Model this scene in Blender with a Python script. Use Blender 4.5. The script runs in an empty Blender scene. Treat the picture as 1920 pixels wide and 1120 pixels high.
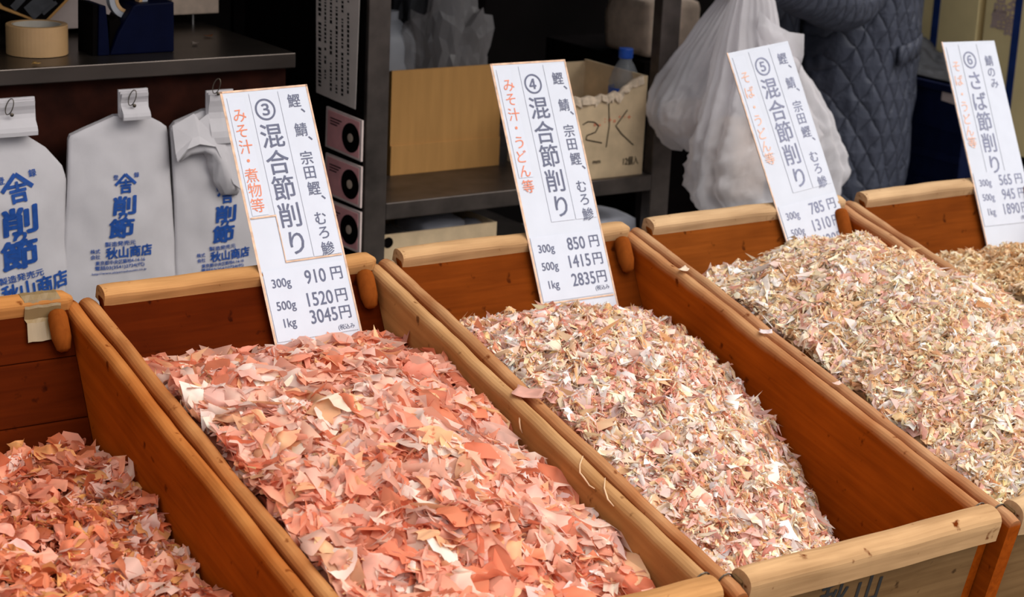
import bpy, bmesh, math, random
import numpy as np
from mathutils import Vector, Matrix, Euler, noise

random.seed(7)
S = bpy.context.scene
C = S.collection
PI = math.pi

# ------------------------------------------------------------------ camera, sky, exposure
CAM_ROWS = [[0.8289721955824602, -0.5575103989881087, 0.044578626844210205],      # right
            [-0.11969827570001251, -0.25470975248503036, -0.959580775538703],     # down
            [0.5463308720415123, 0.7901297975707121, -0.2778803361974832]]        # forward
CAM_POS = Vector((-1.0400809, -2.60517341, 0.81296651))
FPX = 3708.7
cam_d = bpy.data.cameras.new('camera')
cam = bpy.data.objects.new('camera', cam_d)
C.objects.link(cam)
r_, d_, f_ = [Vector(v) for v in CAM_ROWS]
M = Matrix((r_, -d_, -f_)).transposed().to_4x4()
M.translation = CAM_POS
cam.matrix_world = M
cam_d.sensor_fit = 'HORIZONTAL'
cam_d.sensor_width = 36
cam_d.lens = FPX / 1920 * 36
cam_d.clip_start = 0.05
cam_d.dof.use_dof = True
cam_d.dof.focus_distance = 2.85
cam_d.dof.aperture_fstop = 7
S.camera = cam

W = bpy.data.worlds.new('overcast_sky')
S.world = W
W.use_nodes = True
nt = W.node_tree
bg = nt.nodes['Background']
tc = nt.nodes.new('ShaderNodeTexCoord')
sx = nt.nodes.new('ShaderNodeSeparateXYZ')
rp = nt.nodes.new('ShaderNodeValToRGB')
nt.links.new(tc.outputs['Generated'], sx.inputs[0])
nt.links.new(sx.outputs['Z'], rp.inputs[0])
nt.links.new(rp.outputs[0], bg.inputs[0])
rp.color_ramp.elements[0].position = 0.0
rp.color_ramp.elements[0].color = (0.22, 0.22, 0.24, 1)
rp.color_ramp.elements[1].position = 0.75
rp.color_ramp.elements[1].color = (0.97, 0.98, 1.02, 1)
bg.inputs[1].default_value = 1.12

sun_d = bpy.data.lights.new('soft_daylight', 'SUN')
sun_d.energy = 2.35
sun_d.angle = math.radians(60)
sun_d.color = (1.0, 0.95, 0.885)
sun = bpy.data.objects.new('soft_daylight', sun_d)
C.objects.link(sun)
sun.rotation_euler = Vector((-0.45, 0.50, -0.85)).to_track_quat('-Z', 'Y').to_euler()

S.view_settings.view_transform = 'Standard'
S.view_settings.look = 'None'
S.view_settings.exposure = 0.36
S.view_settings.gamma = 1.0
S.view_settings.use_curve_mapping = False
S.cycles.max_bounces = 8

TAU = 0.23343427          # the bins stand tilted towards the street
BIN_L = 0.9114
BIN_H = 0.25
SLOPE = math.radians(40)  # back boards of the bins


def at(u, v, X=None, Y=None, Z=None):
    """point of the place on the sight line through (u, v), on the plane X, Y or Z"""
    d = r_ * ((u - 960) / FPX) + d_ * ((v - 560) / FPX) + f_
    if Y is not None:
        k = (Y - CAM_POS.y) / d.y
    elif X is not None:
        k = (X - CAM_POS.x) / d.x
    else:
        k = (Z - CAM_POS.z) / d.z
    return CAM_POS + d * k


# ------------------------------------------------------------------ materials
def nmat(name):
    m = bpy.data.materials.new(name)
    m.use_nodes = True
    return m, m.node_tree, m.node_tree.nodes['Principled BSDF']


def plain(name, col, rough=0.6, metal=0.0, var=0.12, scale=30.0, bump=0.0, spec=0.4, trans=0.0, stretch=(1, 1, 1)):
    m, t, b = nmat(name)
    n, l = t.nodes, t.links
    co = n.new('ShaderNodeTexCoord')
    mp = n.new('ShaderNodeMapping')
    mp.inputs['Scale'].default_value = stretch
    l.new(co.outputs['Object'], mp.inputs[0])
    nz = n.new('ShaderNodeTexNoise')
    nz.inputs['Scale'].default_value = scale
    nz.inputs['Detail'].default_value = 5
    l.new(mp.outputs[0], nz.inputs['Vector'])
    r = n.new('ShaderNodeValToRGB')
    r.color_ramp.elements[0].position = 0.3
    r.color_ramp.elements[1].position = 0.7
    r.color_ramp.elements[0].color = (*[c * (1 - var) for c in col], 1)
    r.color_ramp.elements[1].color = (*[min(1, c * (1 + var)) for c in col], 1)
    l.new(nz.outputs['Fac'], r.inputs[0])
    l.new(r.outputs[0], b.inputs['Base Color'])
    b.inputs['Roughness'].default_value = rough
    b.inputs['Metallic'].default_value = metal
    b.inputs['Specular IOR Level'].default_value = spec
    if trans:
        b.inputs['Transmission Weight'].default_value = trans
    if bump:
        bp = n.new('ShaderNodeBump')
        bp.inputs['Strength'].default_value = bump
        bp.inputs['Distance'].default_value = 0.003
        l.new(nz.outputs['Fac'], bp.inputs['Height'])
        l.new(bp.outputs[0], b.inputs['Normal'])
    return m


def wood(name, axis, pale, deep, edge_z=None, rough=0.55):
    """grain along an axis; the varnished orange board is rubbed pale along its upper edge"""
    m, t, b = nmat(name)
    n, l = t.nodes, t.links
    co = n.new('ShaderNodeTexCoord')
    mp = n.new('ShaderNodeMapping')
    sc = [1.0, 1.0, 1.0]
    sc[axis] = 0.07
    mp.inputs['Scale'].default_value = sc
    l.new(co.outputs['Object'], mp.inputs[0])
    g = n.new('ShaderNodeTexNoise')
    g.inputs['Scale'].default_value = 90
    g.inputs['Detail'].default_value = 6
    g.inputs['Distortion'].default_value = 0.6
    l.new(mp.outputs[0], g.inputs['Vector'])
    w = n.new('ShaderNodeTexNoise')
    w.inputs['Scale'].default_value = 9
    w.inputs['Detail'].default_value = 4
    l.new(co.outputs['Object'], w.inputs['Vector'])
    ramp = n.new('ShaderNodeValToRGB')
    ramp.color_ramp.elements[0].position = 0.32
    ramp.color_ramp.elements[1].position = 0.68
    ramp.color_ramp.elements[0].color = (0.66, 0.60, 0.55, 1)
    ramp.color_ramp.elements[1].color = (1.12, 1.1, 1.08, 1)
    mixn = n.new('ShaderNodeMix')
    mixn.data_type = 'FLOAT'
    mixn.inputs[0].default_value = 0.4
    l.new(g.outputs['Fac'], mixn.inputs[2])
    l.new(w.outputs['Fac'], mixn.inputs[3])
    l.new(mixn.outputs[0], ramp.inputs[0])
    base = n.new('ShaderNodeMix')
    base.data_type = 'RGBA'
    base.inputs[6].default_value = (*deep, 1)
    base.inputs[7].default_value = (*pale, 1)
    if edge_z is None:
        base.inputs[0].default_value = 1.0
    else:
        s = n.new('ShaderNodeSeparateXYZ')
        l.new(co.outputs['Object'], s.inputs[0])
        ad = n.new('ShaderNodeMath')
        ad.operation = 'MULTIPLY_ADD'
        l.new(w.outputs['Fac'], ad.inputs[0])
        ad.inputs[1].default_value = 0.02
        l.new(s.outputs['Z'], ad.inputs[2])
        mr = n.new('ShaderNodeMapRange')
        l.new(ad.outputs[0], mr.inputs['Value'])
        mr.inputs['From Min'].default_value = edge_z - 0.006
        mr.inputs['From Max'].default_value = edge_z + 0.016
        l.new(mr.outputs[0], base.inputs[0])
    mul = n.new('ShaderNodeMix')
    mul.data_type = 'RGBA'
    mul.blend_type = 'MULTIPLY'
    mul.inputs[0].default_value = 1.0
    l.new(base.outputs[2], mul.inputs[6])
    l.new(ramp.outputs[0], mul.inputs[7])
    # small dark dents and scratches of wear
    v = n.new('ShaderNodeTexNoise')
    v.inputs['Scale'].default_value = 42
    v.inputs['Detail'].default_value = 3
    l.new(co.outputs['Object'], v.inputs['Vector'])
    vr = n.new('ShaderNodeMapRange')
    vr.inputs['From Min'].default_value = 0.66
    vr.inputs['From Max'].default_value = 0.74
    l.new(v.outputs['Fac'], vr.inputs['Value'])
    dent = n.new('ShaderNodeMix')
    dent.data_type = 'RGBA'
    l.new(vr.outputs[0], dent.inputs[0])
    l.new(mul.outputs[2], dent.inputs[6])
    dent.inputs[7].default_value = (deep[0] * 0.35, deep[1] * 0.3, deep[2] * 0.3, 1)
    l.new(dent.outputs[2], b.inputs['Base Color'])
    b.inputs['Roughness'].default_value = 0.75
    b.inputs['Specular IOR Level'].default_value = 0.02
    bp = n.new('ShaderNodeBump')
    bp.inputs['Strength'].default_value = 0.25
    bp.inputs['Distance'].default_value = 0.002
    l.new(mixn.outputs[0], bp.inputs['Height'])
    l.new(bp.outputs[0], b.inputs['Normal'])
    return m


PALE = (0.64, 0.38, 0.18)
DEEP = (0.32, 0.062, 0.004)
# the bins at the left are darker than those at the right
TONES = {'left': ((0.43, 0.185, 0.055), (0.066, 0.0085, 0.0005)), 'b': ((0.46, 0.235, 0.09), (0.074, 0.0095, 0.0006)),
         'c': ((0.47, 0.285, 0.14), (0.15, 0.031, 0.003)), 'd': ((0.49, 0.325, 0.18), (0.18, 0.046, 0.006)), 'e': ((0.49, 0.325, 0.18), (0.155, 0.036, 0.004))}
M_SIDE, M_BACK, M_RAIL = {}, {}, {}
for k_, (p_, b_) in TONES.items():
    M_SIDE[k_] = wood('orange varnished board, grain along the bin ' + k_, 1, p_, DEEP, -0.002)
    M_BACK[k_] = wood('orange varnished board, grain across the bin ' + k_, 0, p_, b_, 0.03)
    M_RAIL[k_] = wood('worn pale rail wood ' + k_, 0, tuple(1.03 * c for c in p_), DEEP)
M_SIDE['dusty'] = wood('dusty rubbed board, grain along the bin', 1, TONES['c'][0], (0.42, 0.19, 0.06), -0.002)
M_PEG = wood('dowel wood', 2, (0.22, 0.055, 0.008), DEEP)  # dowel toned deep brown for the shade it stands in
M_FRONT = wood('shade toned front board', 0, (0.20, 0.115, 0.05), (0.2, 0.12, 0.05))  # brown darkened to include the shade below the front rail
M_TAPE = plain('kraft tape', (0.21, 0.135, 0.058), 0.45, var=0.06, spec=0.5)
M_INK = plain('grey blue ink', (0.10, 0.108, 0.17), 0.6, var=0.15, scale=120)
M_INK2 = plain('pale grey ink', (0.19, 0.20, 0.29), 0.6, var=0.2, scale=120)
M_RED = plain('orange red ink', (0.72, 0.20, 0.10), 0.6, var=0.15, scale=120)
M_RED2 = plain('faded orange ink', (0.76, 0.42, 0.29), 0.6, var=0.1, scale=120)
M_BLACKINK = plain('black stamp ink', (0.015, 0.013, 0.012), 0.7)
M_CARD = plain('white coated card', (0.52, 0.54, 0.60), 0.42, var=0.03, scale=18, spec=0.45)
M_SLIP = plain('white paper slip', (0.545, 0.565, 0.63), 0.5, var=0.02, scale=40)
M_EDGE = plain('yellowed tape edge', (0.62, 0.40, 0.27), 0.6, var=0.3, scale=60)
M_BAG = plain('white kraft paper', (0.61, 0.575, 0.585), 0.7, var=0.04, scale=25, bump=0.25)
M_BLUE = plain('blue print ink', (0.012, 0.075, 0.33), 0.6, var=0.2, scale=150)
M_STEEL = plain('dull stainless steel', (0.33, 0.31, 0.29), 0.34, metal=0.9, var=0.25, scale=14, stretch=(0.3, 1, 1))
M_TOP = plain('stained stainless worktop', (0.095, 0.078, 0.068), 0.34, metal=0.85, var=0.3, scale=14, stretch=(0.3, 1, 1))
M_STEELD = plain('stained dark steel', (0.10, 0.082, 0.072), 0.42, metal=0.75, var=0.3, scale=20)
M_RUST = plain('dark red brown panel', (0.026, 0.006, 0.003), 0.8, var=0.5, scale=18, spec=0.08)
M_DARK = plain('matte near black', (0.004, 0.003, 0.003), 0.95, var=0.3, spec=0.02)  # near-black parts; on the rack's back the colour carries the shade too
M_WALL = plain('dark stall wall', (0.003, 0.0025, 0.0025), 0.95, var=0.3, scale=4, spec=0.02)  # colour taken near black to hold the stall's inner shade
M_CONC = plain('grey concrete', (0.28, 0.27, 0.26), 0.9, var=0.15, scale=12)
M_KRAFT = plain('brown corrugated board', (0.50, 0.26, 0.085), 0.8, spec=0.1, var=0.08, scale=16, stretch=(4, 1, 0.4))
M_CARTON = plain('pale torn carton board', (0.62, 0.46, 0.28), 0.8, var=0.14, scale=24)
M_CARTEDGE = plain('torn paper edge', (0.60, 0.47, 0.34), 0.9, var=0.3, scale=80)
M_STRAWBOX = plain('straw yellow carton board', (0.84, 0.68, 0.34), 0.8, spec=0.1, var=0.07, scale=9)
M_STRAP = plain('blue packing strap', (0.012, 0.035, 0.16), 0.4, var=0.2)
M_CRATE = plain('navy plastic', (0.003, 0.006, 0.028), 0.5, var=0.2, spec=0.12)
M_NAVY = plain('navy enamel', (0.0015, 0.003, 0.018), 0.5, spec=0.06, var=0.15)
M_SHEET = plain('dark grey plastic sheet', (0.05, 0.05, 0.055), 0.5, var=0.35, scale=30, bump=0.6)
M_PTAPE = plain('tan packing tape', (0.55, 0.33, 0.15), 0.4, var=0.05, spec=0.5)
M_CORE = plain('grey card core', (0.50, 0.45, 0.38), 0.8, var=0.1)
M_PINK = plain('pink printed card', (0.80, 0.36, 0.36), 0.6, var=0.12)
M_PINKFR = plain('grey card border', (0.75, 0.60, 0.55), 0.6)
M_NOTICE = plain('grey notice paper', (0.66, 0.57, 0.51), 0.75, var=0.06)
M_JUG = plain('milky polyethylene', (0.42, 0.43, 0.46), 0.4, var=0.05)
M_WHITE = plain('white plastic', (0.62, 0.62, 0.68), 0.35, var=0.04)
M_CAP = plain('blue bottle cap', (0.015, 0.08, 0.42), 0.35, var=0.05)
M_WIRE = plain('dark wire', (0.10, 0.08, 0.06), 0.4, metal=0.8)
M_OFFW = plain('off white board', (0.52, 0.42, 0.38), 0.6, var=0.05)
M_SKIN = plain('skin', (0.52, 0.31, 0.22), 0.5, var=0.06)
M_HAIR = plain('dark hair', (0.02, 0.016, 0.014), 0.5)
M_TROUS = plain('charcoal trousers', (0.03, 0.03, 0.035), 0.85)
M_CLOTH = plain('tan cloth wrap', (0.55, 0.42, 0.32), 0.85, var=0.2, scale=35)


def quilt_mat():
    m, t, b = nmat('slate quilted nylon')
    b.inputs['Roughness'].default_value = 0.55
    b.inputs['Specular IOR Level'].default_value = 0.25
    n, l = t.nodes, t.links
    co = n.new('ShaderNodeTexCoord')
    nz = n.new('ShaderNodeTexNoise')
    nz.inputs['Scale'].default_value = 30
    nz.inputs['Detail'].default_value = 4
    l.new(co.outputs['Object'], nz.inputs['Vector'])
    sp = n.new('ShaderNodeSeparateXYZ')
    l.new(co.outputs['Object'], sp.inputs[0])

    def mth(op, a, bb=None, c=None):
        q = n.new('ShaderNodeMath')
        q.operation = op
        for i, v in enumerate((a, bb, c)):
            if v is None:
                continue
            if isinstance(v, (int, float)):
                q.inputs[i].default_value = v
            else:
                l.new(v, q.inputs[i])
        return q.outputs[0]
    xx = mth('MULTIPLY_ADD', sp.outputs['X'], 1.25, mth('MULTIPLY', sp.outputs['Y'], 0.5))
    xx = mth('MULTIPLY_ADD', nz.outputs['Fac'], 0.012, xx)
    zz = mth('MULTIPLY', sp.outputs['Z'], 0.62)
    d1 = mth('ABSOLUTE', mth('SINE', mth('MULTIPLY', mth('ADD', xx, zz), 62.0)))
    d2 = mth('ABSOLUTE', mth('SINE', mth('MULTIPLY', mth('SUBTRACT', xx, zz), 62.0)))
    q = mth('POWER', mth('MINIMUM', d1, d2), 0.5)
    hgt = mth('MULTIPLY_ADD', nz.outputs['Fac'], 0.9, q)
    bp = n.new('ShaderNodeBump')
    bp.inputs['Strength'].default_value = 0.9
    bp.inputs['Distance'].default_value = 0.008
    l.new(hgt, bp.inputs['Height'])
    l.new(bp.outputs[0], b.inputs['Normal'])
    b.inputs['Base Color'].default_value = (0.042, 0.047, 0.068, 1)
    return m


M_COAT = quilt_mat()


def film_mat(name, col, see, rough=0.3):
    """thin translucent plastic film"""
    m, t, b = nmat(name)
    n, l = t.nodes, t.links
    out = n['Material Output']
    b.inputs['Base Color'].default_value = (*col, 1)
    b.inputs['Roughness'].default_value = rough
    tl = n.new('ShaderNodeBsdfTranslucent')
    tl.inputs[0].default_value = (*col, 1)
    tp = n.new('ShaderNodeBsdfTransparent')
    a = n.new('ShaderNodeMixShader')
    a.inputs[0].default_value = 0.45
    c = n.new('ShaderNodeMixShader')
    c.inputs[0].default_value = see
    l.new(b.outputs[0], a.inputs[1])
    l.new(tl.outputs[0], a.inputs[2])
    l.new(a.outputs[0], c.inputs[1])
    l.new(tp.outputs[0], c.inputs[2])
    l.new(c.outputs[0], out.inputs['Surface'])
    co = n.new('ShaderNodeTexCoord')
    nz = n.new('ShaderNodeTexNoise')
    nz.inputs['Scale'].default_value = 22
    nz.inputs['Detail'].default_value = 3
    l.new(co.outputs['Object'], nz.inputs['Vector'])
    bp = n.new('ShaderNodeBump')
    bp.inputs['Strength'].default_value = 0.5
    bp.inputs['Distance'].default_value = 0.01
    l.new(nz.outputs['Fac'], bp.inputs['Height'])
    l.new(bp.outputs[0], b.inputs['Normal'])
    return m


M_FILM = film_mat('milky carrier bag film', (0.90, 0.87, 0.89), 0.32, 0.22)
M_CLEAR = film_mat('clear crumpled film', (0.36, 0.34, 0.34), 0.45)
M_PET = film_mat('clear bottle plastic', (0.45, 0.48, 0.52), 0.62, 0.1)


def flake_mat(name, gloss=0.35, thin=0.35):
    m, t, b = nmat(name)
    n, l = t.nodes, t.links
    at_ = n.new('ShaderNodeAttribute')
    at_.attribute_name = 'flake_color'
    l.new(at_.outputs['Color'], b.inputs['Base Color'])
    b.inputs['Roughness'].default_value = gloss
    b.inputs['Specular IOR Level'].default_value = 0.18
    tl = n.new('ShaderNodeBsdfTranslucent')
    l.new(at_.outputs['Color'], tl.inputs[0])
    a = n.new('ShaderNodeMixShader')
    a.inputs[0].default_value = thin
    l.new(b.outputs[0], a.inputs[1])
    l.new(tl.outputs[0], a.inputs[2])
    l.new(a.outputs[0], n['Material Output'].inputs['Surface'])
    return m


M_FLAKE = flake_mat('thin fish shavings', 0.45, 0.40)
M_CRUMB = flake_mat('small fish shavings', 0.5, 0.28)


# ------------------------------------------------------------------ mesh helpers
def link(name, me, mat=None, parent=None, smooth=False):
    o = bpy.data.objects.new(name, me)
    C.objects.link(o)
    if mat is not None:
        for mm in (mat if isinstance(mat, (list, tuple)) else [mat]):
            me.materials.append(mm)
    if smooth:
        me.polygons.foreach_set('use_smooth', [True] * len(me.polygons))
    if parent is not None:
        o.parent = parent
    return o


def obj(name, bm, mat=None, parent=None, smooth=False, bevel=0.0, seg=2):
    me = bpy.data.meshes.new(name)
    bmesh.ops.recalc_face_normals(bm, faces=bm.faces)
    bm.to_mesh(me)
    bm.free()
    o = link(name, me, mat, parent, smooth)
    if bevel:
        b = o.modifiers.new('bevel', 'BEVEL')
        b.width = bevel
        b.segments = seg
        b.limit_method = 'ANGLE'
    return o


def py(name, verts, faces, mat=None, parent=None, smooth=False):
    me = bpy.data.meshes.new(name)
    me.from_pydata([tuple(v) for v in verts], [], [tuple(f) for f in faces])
    me.update()
    return link(name, me, mat, parent, smooth)


def tag(o, label=None, cat=None, group=None, kind=None):
    if label:
        o['label'] = label
    if cat:
        o['category'] = cat
    if group:
        o['group'] = group
    if kind:
        o['kind'] = kind
    return o


def thing(name, label, cat, loc=(0, 0, 0), rot=(0, 0, 0), group=None):
    o = bpy.data.objects.new(name, None)
    o.empty_display_size = 0.05
    C.objects.link(o)
    o.location = loc
    o.rotation_euler = rot
    return tag(o, label, cat, group)


def add_box(bm, lo, hi, mat=None):
    x0, y0, z0 = lo
    x1, y1, z1 = hi
    vs = [bm.verts.new(p) for p in ((x0, y0, z0), (x1, y0, z0), (x1, y1, z0), (x0, y1, z0),
                                    (x0, y0, z1), (x1, y0, z1), (x1, y1, z1), (x0, y1, z1))]
    if mat is not None:
        for v in vs:
            v.co = mat @ v.co
    for f in ((0, 3, 2, 1), (4, 5, 6, 7), (0, 1, 5, 4), (1, 2, 6, 5), (2, 3, 7, 6), (3, 0, 4, 7)):
        bm.faces.new([vs[i] for i in f])
    return vs


def box(name, lo, hi, mat, parent=None, bevel=0.0, m=None):
    bm = bmesh.new()
    add_box(bm, lo, hi, m)
    return obj(name, bm, mat, parent, bevel=bevel)


def add_prism(bm, pts, off):
    """polygon pts (3-D) pushed along off"""
    a = [bm.verts.new(p) for p in pts]
    b = [bm.verts.new(Vector(p) + Vector(off)) for p in pts]
    n = len(pts)
    bm.faces.new(a)
    bm.faces.new(b[::-1])
    for i in range(n):
        bm.faces.new((a[i], a[(i + 1) % n], b[(i + 1) % n], b[i]))


def add_loft(bm, rings, caps=True):
    rv = [[bm.verts.new(p) for p in r] for r in rings]
    n = len(rings[0])
    for a, b in zip(rv, rv[1:]):
        for i in range(n):
            bm.faces.new((a[i], a[(i + 1) % n], b[(i + 1) % n], b[i]))
    if caps:
        bm.faces.new(rv[0][::-1])
        bm.faces.new(rv[-1])
    return rv


def ring(c, ax, ay, rx, ry, n):
    return [c + ax * (rx * math.cos(2 * PI * k / n)) + ay * (ry * math.sin(2 * PI * k / n)) for k in range(n)]


def add_tube(bm, pts, r, n=8, caps=True):
    pts = [Vector(p) for p in pts]
    rings = []
    for i, p in enumerate(pts):
        d = (pts[min(i + 1, len(pts) - 1)] - pts[max(i - 1, 0)]).normalized()
        a = d.orthogonal().normalized() if i == 0 else (pa - d * pa.dot(d)).normalized()
        pa = a
        rr = r[i] if isinstance(r, (list, tuple)) else r
        rings.append(ring(p, a, d.cross(a), rr, rr, n))
    add_loft(bm, rings, caps)


def add_lathe(bm, prof, c, n=32, axis=Vector((0, 0, 1)), closed=False):
    """prof: (radius, height) list around an axis through c"""
    axis = axis.normalized()
    a = axis.orthogonal().normalized()
    b = axis.cross(a)
    rings = [[c + axis * h + (a * math.cos(2 * PI * k / n) + b * math.sin(2 * PI * k / n)) * r for k in range(n)] for r, h in prof]
    if closed:
        rv = [[bm.verts.new(p) for p in r] for r in rings]
        m = len(rv)
        for j in range(m):
            for i in range(n):
                bm.faces.new((rv[j][i], rv[j][(i + 1) % n], rv[(j + 1) % m][(i + 1) % n], rv[(j + 1) % m][i]))
    else:
        add_loft(bm, rings, True)


_glyph = {}


def glyph(ch, bold=0.0):
    """outline mesh of one character, unit size, centred on the origin"""
    k = ch
    if k not in _glyph:
        cu = bpy.data.curves.new('glyph', 'FONT')
        cu.body = ch
        cu.size = 1.0
        cu.resolution_u = 3
        o = bpy.data.objects.new('glyph', cu)
        C.objects.link(o)
        dg = bpy.context.evaluated_depsgraph_get()
        me = bpy.data.meshes.new_from_object(o.evaluated_get(dg))
        vs = np.array([v.co[:2] for v in me.vertices]) if len(me.vertices) else np.zeros((0, 2))
        fs = [tuple(p.vertices) for p in me.polygons]
        bpy.data.objects.remove(o)
        bpy.data.curves.remove(cu)
        bpy.data.meshes.remove(me)
        if len(vs):
            vs = vs - (vs.max(0) + vs.min(0)) / 2
        _glyph[k] = (vs, fs)
    return _glyph[k]


class Ink:
    """collects characters laid on a sheet (x right, y down from the sheet's top left corner, metres)"""
    def __init__(self):
        self.v, self.f = [], []

    def put(self, text, x, y, size, bold=0.0, sx=1.0, rot=0.0, shear=0.0, fit=None):
        vs0, fs0 = glyph(text)
        if not len(vs0):
            return
        if bold > 0.0045:       # brush weight: a ring of shifted outlines
            m_ = 8 if bold > 0.02 else 4
            parts, fs = [], []
            for q in range(m_):
                a = 2 * PI * (q + 0.5) / m_
                fs += [tuple(i + q * len(vs0) for i in f) for f in fs0]
                parts.append(vs0 + np.array([math.cos(a), math.sin(a)]) * bold)
            vs = np.concatenate(parts)
        else:
            vs, fs = vs0, fs0
        vs = vs * size
        if fit:
            vs = vs * (fit / max(1e-6, (vs[:, 0].max() - vs[:, 0].min())), 1)
        c, s = math.cos(rot), math.sin(rot)
        b = len(self.v)
        for i_, (px, q) in enumerate(vs):
            lay = i_ // len(vs0)
            px = px * sx + q * shear
            self.v.append((x + px * c - q * s, y - (px * s + q * c), lay))
        self.f += [tuple(i + b for i in f) for f in fs]

    def poly(self, pts):
        b = len(self.v)
        self.v += [(px, q, 0) for px, q in pts]
        self.f.append(tuple(range(b, b + len(pts))))

    def stroke(self, pts, w):
        for (x0, y0), (x1, y1) in zip(pts, pts[1:]):
            dx, dy = x1 - x0, y1 - y0
            l = math.hypot(dx, dy) or 1e-6
            nx, ny = -dy / l * w / 2, dx / l * w / 2
            self.poly([(x0 + nx, y0 + ny), (x1 + nx, y1 + ny), (x1 - nx, y1 - ny), (x0 - nx, y0 - ny)])

    def build(self, name, mat, parent, surf, out=(0, -1, 0)):
        n = Vector(out) * 2.5e-5
        return py(name, [Vector(surf(x, y)) + n * l for x, y, l in self.v], self.f, mat, parent)


def wob(*k, s=1.0):
    return noise.noise(Vector(k) * s)


# ------------------------------------------------------------------ the setting
FLOOR_Z = -0.72


def struct(o):
    o['kind'] = 'structure'
    return o


struct(box('floor', (-4, -4.5, FLOOR_Z - 0.05), (6, 2.6, FLOOR_Z), M_CONC))
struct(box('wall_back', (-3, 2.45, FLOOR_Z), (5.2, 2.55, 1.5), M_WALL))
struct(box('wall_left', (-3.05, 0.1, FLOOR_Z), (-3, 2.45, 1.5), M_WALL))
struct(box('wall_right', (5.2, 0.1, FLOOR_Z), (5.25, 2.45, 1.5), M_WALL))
struct(box('ceiling', (-3.05, 0.0, 1.14), (2.28, 2.55, 1.20), M_WALL))  # unseen; ends early at the right to let skylight onto the cartons
struct(box('shade_valance_1', (-3.05, -0.02, 0.95), (2.28, 0.0, 1.20), M_WALL))  # unseen valance, added to keep daylight out of the stall's interior


# ------------------------------------------------------------------ wooden bins
BINS = [
    ('left', -0.5, 'leftmost orange brown wooden bin with kraft tape over its back rail'),
    ('b', 0.0, 'orange brown wooden bin holding the large salmon pink flakes'),
    ('c', 0.5, 'wooden bin with its bare right inner wall showing, pink and beige shavings inside'),
    ('d', 1.0, 'wooden bin heaped high with beige shavings, second from the right'),
    ('e', 1.5, 'rightmost wooden bin of the row, holding fine tan shavings'),
]
ROT_BIN = (TAU, 0, 0)
T = 0.024           # board thickness


def side_wall(x0, x1, seed, parent, mat, y_front=-BIN_L, z_dip=0.004):
    prof = []
    cx, hw = (x0 + x1) / 2, (x1 - x0) / 2
    prof.append((x0, -BIN_H))
    for k in range(9):
        a = PI - PI * k / 8
        prof.append((cx + hw * math.cos(a), -0.011 + 0.011 * math.sin(a)))
    prof.append((x1, -BIN_H))
    bm = bmesh.new()
    rings = []
    N = 56
    for j in range(N + 1):
        y = y_front * j / N
        w = wob(seed * 3.1, y * 9, 1.3) * 0.0035 + wob(seed, y * 28, 4.4) * 0.0014
        wx = wob(seed * 5.7, y * 5, 7.7) * 0.0016
        end = 0.0
        if j == 0 or j == N:
            end = -0.004
        rings.append([Vector((x + (wx if z > -0.1 else 0), y, z + ((w - z_dip + end) if z > -0.1 else 0))) for x, z in prof])
    add_loft(bm, rings)
    return obj('side_wall', bm, mat, parent, smooth=False)


def rail(name, x0, x1, y, z, ry, rz, seed, parent, mat, round_right=0.012):
    """a half round bar across the bin"""
    bm = bmesh.new()
    rings = []
    N = 40
    xs = [x0] + [x0 + (x1 - x0) * j / N for j in range(1, N)] + [x1]
    prof = [(-ry, -rz)]
    for k in range(11):
        a = PI - PI * k / 10
        prof.append((ry * math.cos(a) * 1.0, rz * (0.15 + 0.85 * math.sin(a) ** 0.8)))
    prof.append((ry, -rz))
    for x in xs:
        d = min(1.0, (x1 - x) / round_right) if round_right else 1
        s = math.sqrt(max(0.12, 1 - (1 - d) ** 2))
        dl = min(1.0, (x - x0 + 0.002) / 0.005)
        s *= 0.93 + 0.07 * dl
        w = wob(seed, x * 11, 2.0) * 0.0022
        w2 = wob(seed + 9, x * 26, 2.0) * 0.0008
        rings.append([Vector((x, y + p * s, z + q * s + w + w2)) for p, q in prof])
    add_loft(bm, rings)
    return obj(name, bm, mat, parent, smooth=False)


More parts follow.
